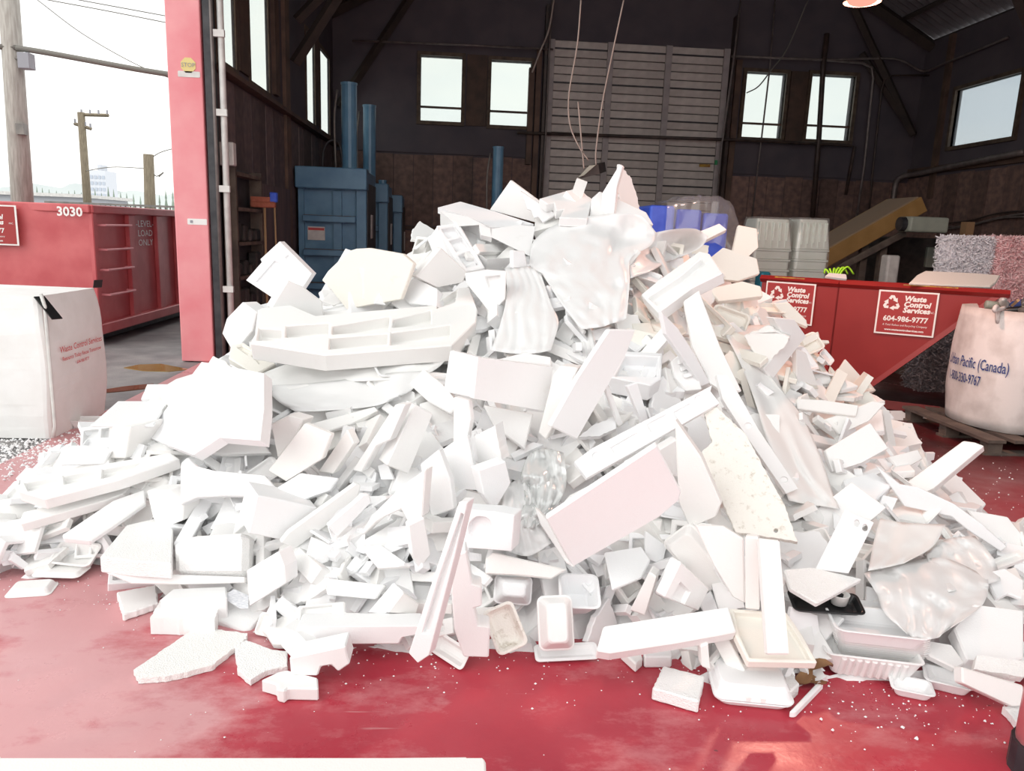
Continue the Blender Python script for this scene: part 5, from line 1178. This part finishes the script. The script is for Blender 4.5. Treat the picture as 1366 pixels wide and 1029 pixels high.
# ---------------------------------------------------------------- front left
PC(C__, 'long white channel moulding on the left apron', [(24,655),(28,638),(120,622),(228,604),(240,612),(160,640),(60,666)], 'fuuu', .06, .06, holes=[([(33,644),(78,636),(78,647),(38,655)], .035), ([(85,635),(130,627),(128,640),(86,646)], .035), ([(137,626),(190,616),(170,630),(136,638)], .035)])
PC(S_, 'long white strip lying on the left apron', [(26,694),(31,683),(173,648),(166,658),(140,668),(28,700)], 'fuuu', .045, .05)
PC(S_, 'wide white plank on the left apron', [(83,713),(150,668),(193,653),(194,671),(120,722),(84,718)], 'fuuu', .025, .08)
PC(B_, 'thick flat white slab at the left front', [(133,743),(168,701),(215,690),(231,706),(229,752),(180,749)], 'u', .07, .04, FOAMR)
PC(B_, 'rough rounded white block beside the thick slab', [(231,728),(236,720),(262,715),(328,711),(331,720),(330,770),(232,770)], 'ffu', .16, .08, FOAMR, bevel=.03)
PC(D_, 'thin white board under the thick slab', [(142,765),(240,767),(327,770),(327,778),(240,780),(175,779)], 'uff', .03, .10)
PC(D_, 'small square white tile with ragged edge on the red floor', [(155,790),(208,780),(212,804),(164,820)], floor=.035, th=.033, rough=.004)
PC(B_, 'rectangular white block on the red floor', [(200,825),(213,801),(297,799),(286,828)], floor=.07, th=.068, rough=.003)
PC(B_, 'white block behind the rectangular floor block', [(213,800),(230,786),(302,783),(303,797)], floor=.12, th=.115)
PC(D_, 'large flat irregular white board lying on the red floor', [(178,894),(262,836),(330,845),(329,852),(283,888),(250,897),(220,903),(184,905)], floor=.024, th=.022, m=FOAMR, rough=.004)
PC('foam_shard', 'broken white fragment on the floor beside the irregular board', [(312,862),(329,854),(364,867),(384,869),(384,889),(357,894),(334,908),(317,894)], floor=.026, th=.024, m=FOAMR, rough=.003, bevel=.002)
TR('white foam tray upside down on the red floor', (43,788), (74,786), '', .72, .16, up=False, floor=.0, name='foam_tray')
TR('open white tray holding crumbs at the left front', (100,738), (128,741), 'uuf', .7, .3, lift=.05)
TR('flat white lid lying under the crumb tray', (82,758), (114,759), 'uu', .6, .1, lift=.05, up=False)
TR('small white dish against the bulk bag', (118,570), (140,570), '', .7, .3, floor=.0)
TR('white tray with printed insert under the thin board', (315,815), (352,832), 'uuf', .7, .25, lift=.05, up=False)
PC('paper_insert', 'printed paper insert in the white tray', [(296,797),(312,786),(332,795),(331,812),(320,812)], 'uuf', .002, .09, M_PRINT, cat='paper', bevel=0)
TR('white clamshell base tucked beside the moulded frame', (372,828), (390,838), 'ful', .8, .4, lift=.05)
# moulded frame
fm = empty('packing_frame', onz(470, 875, 0), 'long moulded white frame lying on the red floor', 'foam moulding')
PC('front_rail', None, [(396,837),(561,836),(567,845),(538,850),(532,860),(398,861)], 'ff', .10, .12, parent=fm)
PC('back_rail', None, [(397,809),(460,803),(460,818),(560,821),(561,836),(396,836)], 'ffu', .03, .10, parent=fm, holes=[([(402,812),(444,808),(444,832),(402,834)], .02), ([(525,826),(553,827),(553,832),(525,831)], .01)])
PC('end_bracket', None, [(386,878),(461,862),(463,874),(467,886),(451,897),(442,888),(428,890),(424,902),(388,901)], 'ff', .10, .10, parent=fm)
PC('end_post', None, [(375,838),(396,845),(412,862),(387,877),(374,862)], 'ffl', .08, .08, parent=fm)
PC(C__, 'small stepped grey-white moulding on the floor before the frame', [(348,907),(369,897),(384,894),(424,904),(425,919),(384,918),(380,922),(370,920),(369,913)], floor=.05, th=.048)
PC(C__, 'long white channel strip leaning diagonally to the floor', [(545,872),(580,765),(612,670),(624,670),(606,745),(572,875),(557,885)], 'ffl', .05, .26, holes=[([(563,845),(585,772),(615,685),(619,687),(592,778),(572,846)], .02)])
TR('clamshell edge lying under the leaning channel strip', (600,868), (622,882), 'flu', .45, .3, lift=.10)
PC(C__, 'stepped upright white moulding with square foot', [(605,742),(622,735),(630,780),(643,784),(643,809),(632,812),(638,836),(654,838),(652,878),(618,877),(606,840),(602,790)], 'ff', .09, .12)
TR('white tray with brown stains standing on edge', (674,838), (686,868), 'ffu', .72, .22, lift=.14, m=FOAMD)
TR('white foam container bottom standing upright', (744,832), (746,870), 'ffu', .68, .35, lift=.20, up=False, name='foam_container', cat='food box')
TR('wide white tray lying under the upright container', (755,872), (797,870), 'uuf', .3, .12, floor=.02)
TR('domed white container lid beside the stained tray', (686,787), (712,789), 'ffu', .75, .45, lift=.12, up=False, name='foam_container', cat='food box')
TR('open white container behind the upright container', (773,788), (775,812), 'fuu', .98, .4, lift=.10, name='foam_container', cat='food box')
PC(C__, 'ribbed white plank above the domed lid', [(648,745),(658,737),(757,760),(735,773),(690,768),(648,766)], 'ffu', .05, .12)
# ---------------------------------------------------------------- front right
PC(D_, 'white sheet carrying a red ribbon', [(806,737),(856,729),(868,747),(856,771),(817,787)], 'fuu', .012, .10)
a = [CAM+ray(x, y)*(hit(x, y)-.14) for x, y in ((822, 753), (834, 757), (841, 766), (851, 771))]
bm = BM(); tube(bm, bezpts(a, 6), .004, 5); tag(obj('ribbon', bm, M_RIB, smooth=True), 'short red ribbon lying on a white sheet', 'ribbon')
PC(B_, 'narrow white block leaning beside the red ribbon', [(840,815),(866,763),(876,770),(860,822)], 'ffl', .07, .14)
PC(B_, 'bright white block edge beside a stepped plate', [(870,790),(895,742),(909,750),(883,795)], 'ful', .06, .16)
PC(C__, 'stepped white plate behind the bright block', [(908,750),(947,786),(932,816),(885,797)], 'ffr', .05, .13, holes=[([(908,778),(920,790),(912,806),(897,798)], .015)])
TR('white tray back leaning in the right foreground', (930,752), (962,790), 'ffl', .55, .2, lift=.12, up=False)
PC(D_, 'large white board behind the leaning tray back', [(927,702),(964,703),(992,720),(994,806),(977,797),(950,752)], 'ffl', .02, .10)
TR('small white tray beside the leaning tray back', (972,774), (984,794), 'ffl', .6, .25, lift=.10, up=False)
PC(S_, 'grey-white upright strip above the cream tray', [(994,716),(1012,717),(1013,815),(994,813)], 'ffl', .03, .14)
PC(S_, 'long bright white strip standing in the cream tray', [(1013,718),(1040,721),(1053,874),(1024,874)], 'ffu', .03, .26)
PC('foam_tray', 'large cream tray lying at the right front', [(973,811),(1050,817),(1070,846),(1091,884),(998,882),(981,847)], 'uuuf', .035, .12, FOAMC, holes=[([(980,816),(1046,821),(1064,848),(1082,879),(1001,877),(987,846)], .026)], cat='food tray')
PC(B_, 'long thick white beam with torn end at the front', [(796,868),(805,836),(972,810),(983,843),(900,858),(814,871)], 'fuu', .05, .16)
CLAM('closed white clamshell box on the red floor', (997,921), (1049,926), '', .92, floor=0.0, hr=.30)
PC(B_, 'white foam brick on the red floor beside the clamshell', [(870,918),(885,888),(940,902),(932,936)], floor=.05, th=.048, m=FOAMR, rough=.002)
PC(S_, 'thin white strip on the floor beside the clamshell', [(1053,949),(1092,908),(1099,911),(1062,949)], floor=.03, th=.028)
PC('foam_shard', 'small broken chunk beside the clamshell', [(1042,899),(1058,898),(1067,912),(1053,923)], floor=.05, th=.048, m=FOAMR, rough=.006)
PC(B_, 'small white offcut under the long thick beam', [(858,865),(895,862),(897,876),(860,876)], floor=.05, th=.048)
PC('foam_shard', 'pointed white offcut under the beam end', [(828,868),(855,870),(857,878),(848,886)], floor=.04, th=.038)
PC(B_, 'upright white offcut between beam and clamshell', [(934,862),(945,858),(948,895),(936,890)], 'ff', .04, .12)
PC(D_, 'white panel with two oval holes in the right foreground', [(1087,760),(1127,680),(1166,697),(1132,765)], 'ffuul', .015, .20, holes=[(circ(1143, 698, 4, 5, 12), .02), (circ(1154, 704, 4, 5, 12), .02)])
PC(D_, 'flat white board resting on the black tray', [(1046,760),(1085,757),(1150,772),(1118,790),(1090,805),(1054,784)], 'uuuf', .025, .18, FOAMR)
TR('black plastic tray under the flat white board', (1102,803), (1150,806), 'uuuf', .4, .2, lift=.12, m=M_BLACK, name='plastic_tray')
wm, hl = seat((1120, 796), (1134, 796), 'u', .16); bm = BM(); loft(bm, [[(x*r, y*r, z) for x, y in circ(0, 0, .038, n=18)] for r, z in ((.75, -.03), (.97, .01), (1, .012), (.93, .012), (.7, -.022))]); tag(obj('plastic_cup', bm, M_WHITE, wm=wm, smooth=True), 'small white cup in the black tray', 'cup')
for k in range(9):
    TR({0: 'lowest white foam tray of the neat stack beside the clamshell box', 8: 'topmost white foam tray of the neat stack beside the clamshell box'}.get(k, 'white foam tray in the middle of the neat tray stack'), (1165, 869-k*2.6), (1228, 876-k*2.6), '', .66, .20, floor=.03+k*.015, mask=(k == 8), group='trays in the neat stack')
TR('fluted white tray lying before the neat stack', (1156,897), (1222,905), '', .46, .44, floor=.012, flutes=9)
TR('small open white tray on the floor under the fluted tray', (1214,926), (1244,932), '', .75, .25, floor=.0)
TR('small open white tray on the floor beside the crumbs', (1262,917), (1296,925), '', .8, .25, floor=.0)
FILMP('translucent milky bag bulging at the right front', [[(1152,765),(1204,752),(1260,745),(1318,770)],[(1168,790),(1210,785),(1268,790),(1318,790)],[(1180,818),(1215,820),(1260,822),(1306,812)],[(1205,842),(1220,852),(1248,852),(1262,842)]], .16, FILM, (4, .02), 31, crumple=.06, name='plastic_bag', cat='plastic bag')
FILMP('white foam sheet folded over the milky bag', [[(1174,692),(1210,698),(1262,700)],[(1165,725),(1200,728),(1244,730)],[(1158,762),(1180,758),(1206,752)]], .22, FILMT, (2, .012), 33, crumple=.02)
FILMP('crumpled clear film on the right flank', [[(1235,740),(1262,720),(1300,715)],[(1245,765),(1280,750),(1325,745)],[(1265,790),(1295,785),(1335,775)]], .15, FILM, (4, .02), 35, crumple=.05)
PC(D_, 'dark-edged white frame corner at the right edge', [(1312,765),(1340,758),(1366,775),(1366,800),(1345,792),(1330,800)], 'uuf', .02, .08)
PC(B_, 'large white slab at the right front edge', [(1272,838),(1298,806),(1366,815),(1366,878),(1320,885),(1290,880)], 'uuf', .06, .08)
PC(D_, 'rough white board on the right front slab', [(1299,893),(1304,874),(1366,882),(1366,904)], 'uuf', .03, .12, FOAMR, rough=.003)
PC(B_, 'white wedge slab at the right front corner', [(1283,890),(1366,915),(1366,942),(1350,943),(1284,912)], 'uff', .05, .08)
PC('foam_shard', 'ragged white corner piece on the floor beside the red post', [(1337,943),(1366,940),(1366,974)], floor=.03, th=.028, m=FOAMR, rough=.004)
PC(D_, 'grey-white wedge between bag and small tray', [(1222,852),(1270,860),(1288,885),(1275,892),(1240,875)], 'uuf', .03, .06)
PC('foam_board', 'long white foam board edge lying in the near foreground', [(-40,1010),(560,1010),(645,1010),(648,1016),(650,1060),(-40,1060)], floor=.30, th=.08, mask=False)
bm = BM(); box(bm, -.62, .05, 1.66, 1.80, 0, .218); tag(obj('foam_block', bm, FOAM, bevel=.01), 'white foam block under the near foreground board', 'foam piece')
# crumpled brown leaf
P0 = onz(1080, 900, .03); e = empty('dry_leaf', P0, 'crumpled dry brown leaf beside the fluted tray', 'leaf')
for k in range(5):
    a = k*1.25; bm = BM(); g = []
    for i in range(5):
        for j in range(3):
            u = i/4; w = .028*math.sin(math.pi*(.12+u*.85)); p = P0+V((math.cos(a)*u*.085-math.sin(a)*w*(j-1), math.sin(a)*u*.085+math.cos(a)*w*(j-1), .01+.03*math.sin(u*2.4+k)+.012*abs(j-1))); g.append(bm.verts.new(p))
    for i in range(4):
        for j in range(2): bm.faces.new((g[i*3+j], g[i*3+j+1], g[i*3+j+4], g[i*3+j+3]))
    obj('leaf_lobe', bm, M_LEAF, e, smooth=True)
# ---------------------------------------------------------------- filler pieces: one mesh per kind, then copies
KM = {}
def kmesh(key, bm, m, bev=.004):
    bmesh.ops.recalc_face_normals(bm, faces=bm.faces[:]); me = bpy.data.meshes.new(key); bm.to_mesh(me); bm.free(); me.materials.append(m); KM[key] = me
kr = random.Random(17)
def R4(w, d): return rect(-w/2, w/2, -d/2, d/2)
for i in range(4):
    w, d = kr.uniform(.14, .26), kr.uniform(.10, .16); bm = BM(); slab(bm, roughen(ccw(R4(w, d)), .003, .03, kr), kr.uniform(.06, .10)); kmesh('foam_block%d' % i, bm, FOAM)
for i in range(5):
    w, d = kr.uniform(.22, .42), kr.uniform(.14, .24); bm = BM(); o = [(x+kr.uniform(-.02, .02), y+kr.uniform(-.02, .02)) for x, y in R4(w, d)]; slab(bm, o, kr.uniform(.015, .035)); kmesh('foam_board%d' % i, bm, FOAM)
for i in range(4):
    w, d = kr.uniform(.34, .55), kr.uniform(.05, .09); bm = BM(); slab(bm, R4(w, d), kr.uniform(.02, .05), [] if i % 2 else [(R4(w*.8, d*.4), .012)]); kmesh('foam_strip%d' % i, bm, FOAM)
for i in range(3):
    w, d = kr.uniform(.2, .3), kr.uniform(.16, .22); bm = BM(); slab(bm, R4(w, d), .07, [(rect(-w*.42, -.01, -d*.36, d*.36), .05), (rect(.01, w*.42, -d*.36, d*.36), .05)]); kmesh('foam_moulding%d' % i, bm, FOAM)
for i in range(3):
    s = kr.uniform(.12, .2); bm = BM(); slab(bm, [(-s, -s*.6), (s, -s*.6), (s, -s*.25), (-s*.55, -s*.25), (-s*.55, s*.7), (-s, s*.7)], .05); kmesh('foam_corner%d' % i, bm, FOAM)
for i in range(5):
    n = kr.randint(5, 7); bm = BM(); slab(bm, roughen(ccw([(kr.uniform(.07, .16)*math.cos(6.283*k/n), kr.uniform(.07, .16)*math.sin(6.283*k/n)) for k in range(n)]), .006, .02, kr), kr.uniform(.02, .045)); kmesh('foam_shard%d' % i, bm, FOAM)
for i in range(2):
    bm = BM(); tray_bm(bm, .22, .16, .03); kmesh('foam_tray%d' % i, bm, FOAM)
bm = BM(); tray_bm(bm, .21, .15, .035, flip=True); kmesh('foam_tray2', bm, FOAM)
for i in range(3):
    w = kr.uniform(.2, .34); bm = BM(); slab(bm, [(-w/2, -.08), (w/2, -.08), (w/2, .06), (w*.3, .06), (w*.3, .03), (w*.1, .03), (w*.1, .08), (-w*.2, .08), (-w*.2, .04), (-w/2, .04)], .04); kmesh('notched_board%d' % i, bm, FOAM)
CLEAR = [rect(1085, 1312, 822, 950), rect(1044, 1156, 752, 826), rect(690, 800, 780, 885), rect(0, 85, 762, 812)]
keys = list(KM); placed = []; nf = 0; tries = 0
NICE = {'foam_block': 'block', 'foam_board': 'board', 'foam_strip': 'strip', 'foam_moulding': 'two-pocket moulding', 'foam_corner': 'corner piece', 'foam_shard': 'jagged shard', 'foam_tray': 'tray', 'notched_board': 'notched board'}
fr = random.Random(23)
while nf < 430 and tries < 40000:
    tries += 1
    px, py = fr.uniform(-10, 1376), fr.uniform(260, 935)
    t = hit(px, py)
    if t is None: continue
    P = CAM+ray(px, py)*t; h0 = hh(P.x, P.y)
    if h0 < .03 or P.y > 6: continue
    if any(inpoly(px, py, q) for q in CLEAR) or (any(inpoly(px, py, q) for q in POLYS) and fr.random() < .95): continue
    if any((P-q).length < .092 for q in placed): continue
    n = (hn(P.x, P.y)+V((fr.gauss(0, .55), fr.gauss(-.1, .45), fr.gauss(0, .35)))).normalized()
    if n.dot((CAM-P).normalized()) < .15: continue
    key = fr.choice(keys); s = fr.uniform(.65, 1.15)*(.8 if h0 < .25 else 1.0)
    a = fr.uniform(0, 6.28); wm = mat_from(P+n*.02-ray(px, py).normalized()*.0, V((math.cos(a), math.sin(a), fr.uniform(-.4, .4))), n) @ Matrix.Scale(s, 4)
    nm = key.rstrip('0123456789'); o = bpy.data.objects.new(nm, KM[key]); reg(o, None, wm)
    if P.x > 1.0 and P.y > 3.9 and fr.random() < .5: o.material_slots[0].link = 'OBJECT'; o.material_slots[0].material = FOAMC; col_ = 'cream'
    else: col_ = 'white'
    b = o.modifiers.new('bevel', 'BEVEL'); b.width = .004; b.segments = 1; b.limit_method = 'ANGLE'; b.angle_limit = math.radians(40)
    zone = 'high on the heap near its peak' if h0 > 1.3 else ('on the flank facing the red hopper' if P.x > 1.35 and P.y > 3.3 else ('on the flank facing the bulk bag' if P.x < -.8 and P.y > 3.4 else ('at the foot of the heap' if h0 < .4 else 'on the middle slope of the heap')))
    sz = 'small' if s < .7 else ('medium' if s < .85 else 'larger')
    tag(o, '%s plain %s foam %s %s' % (sz, col_, NICE[nm], zone), 'foam piece', '%s %s foam %s pieces %s' % (sz, col_, NICE[nm], zone)); placed.append(P); nf += 1
# small scraps wedged between the pieces (uncountable)
bm = BM(); sr = random.Random(41); ns = 0
while ns < 260:
    px, py = sr.uniform(-10, 1376), sr.uniform(260, 930); t = hit(px, py)
    if t is None: continue
    P = CAM+ray(px, py)*t
    if hh(P.x, P.y) < .02 or P.y > 6.2: continue
    if any(inpoly(px, py, q) for q in CLEAR) or (any(inpoly(px, py, q) for q in POLYS) and sr.random() < .9): continue
    ns += 1; n = (hn(P.x, P.y)+V((sr.gauss(0, .8), sr.gauss(0, .8), sr.gauss(0, .6)))).normalized(); a = sr.uniform(0, 6.28)
    M_ = mat_from(P+hn(P.x, P.y)*sr.uniform(-.01, .06), V((math.cos(a), math.sin(a), sr.uniform(-.5, .5))), n)
    w, d, th = sr.uniform(.025, .10), sr.uniform(.015, .055), sr.uniform(.006, .03); k = sr.uniform(.4, 1)
    vs = [bm.verts.new(M_ @ V(c)) for z in (0, -th) for c in ((-w, -d*k, z), (w, -d, z), (w*k, d, z), (-w, d, z))]
    for f in ((0,1,2,3),(7,6,5,4),(0,4,5,1),(1,5,6,2),(2,6,7,3),(3,7,4,0)): bm.faces.new([vs[i] for i in f])
tag(obj('foam_chips', bm, FOAM, wm=Matrix.Identity(4)), 'small white foam chips wedged between the larger pieces', 'foam chips', kind='stuff')
# crumbs on the floor (uncountable)
bm = BM(); cr = random.Random(31)
def crumb(p, r):
    vs = [bm.verts.new(p+V((cr.uniform(.6, 1)*x, cr.uniform(.6, 1)*y, cr.uniform(.5, 1)*z))*1.0 if False else p+V((cr.uniform(.6, 1)*x*r, cr.uniform(.6, 1)*y*r, cr.uniform(.5, 1)*z*r+r*.6))) for x, y, z in ((1,0,0),(-1,0,0),(0,1,0),(0,-1,0),(0,0,1),(0,0,-.6))]
    for f in ((0,2,4),(2,1,4),(1,3,4),(3,0,4),(2,0,5),(1,2,5),(3,1,5),(0,3,5)): bm.faces.new([vs[i] for i in f])
for k in range(420):
    i = cr.randrange(len(HB)-12); a, b = HB[i], HB[i+1]; q = a.lerp(b, cr.random()); d = abs(cr.gauss(0, .16)); crumb(V((q.x+cr.gauss(0, .06), q.y-d, 0)), abs(cr.gauss(.0018, .0018))+.0012)
for k in range(70): crumb(V((cr.uniform(-1.6, 2.0), cr.uniform(1.9, 2.9), 0)), abs(cr.gauss(.002, .0015))+.001)
for k in range(90): q = onz(cr.gauss(1235, 60), cr.gauss(945, 22)); crumb(V((q.x, q.y, 0)), abs(cr.gauss(.0025, .002))+.001)
for k in range(1500): q = onz(cr.uniform(0, 150), cr.gauss(600, 18)); crumb(V((q.x, q.y, -.01)), abs(cr.gauss(.006, .005))+.003)
for k in range(500): q = onz(cr.uniform(0, 230), cr.gauss(640, 30)); crumb(V((q.x, q.y, 0)), abs(cr.gauss(.004, .004))+.002)
for k in range(140): q = onz(cr.gauss(1290, 60), cr.gauss(650, 30)); crumb(V((q.x, q.y, 0)), abs(cr.gauss(.004, .003))+.002)
tag(obj('foam_crumbs', bm, FOAM, wm=Matrix.Identity(4)), 'loose white foam crumbs scattered on floor and asphalt', 'crumbs', kind='stuff')
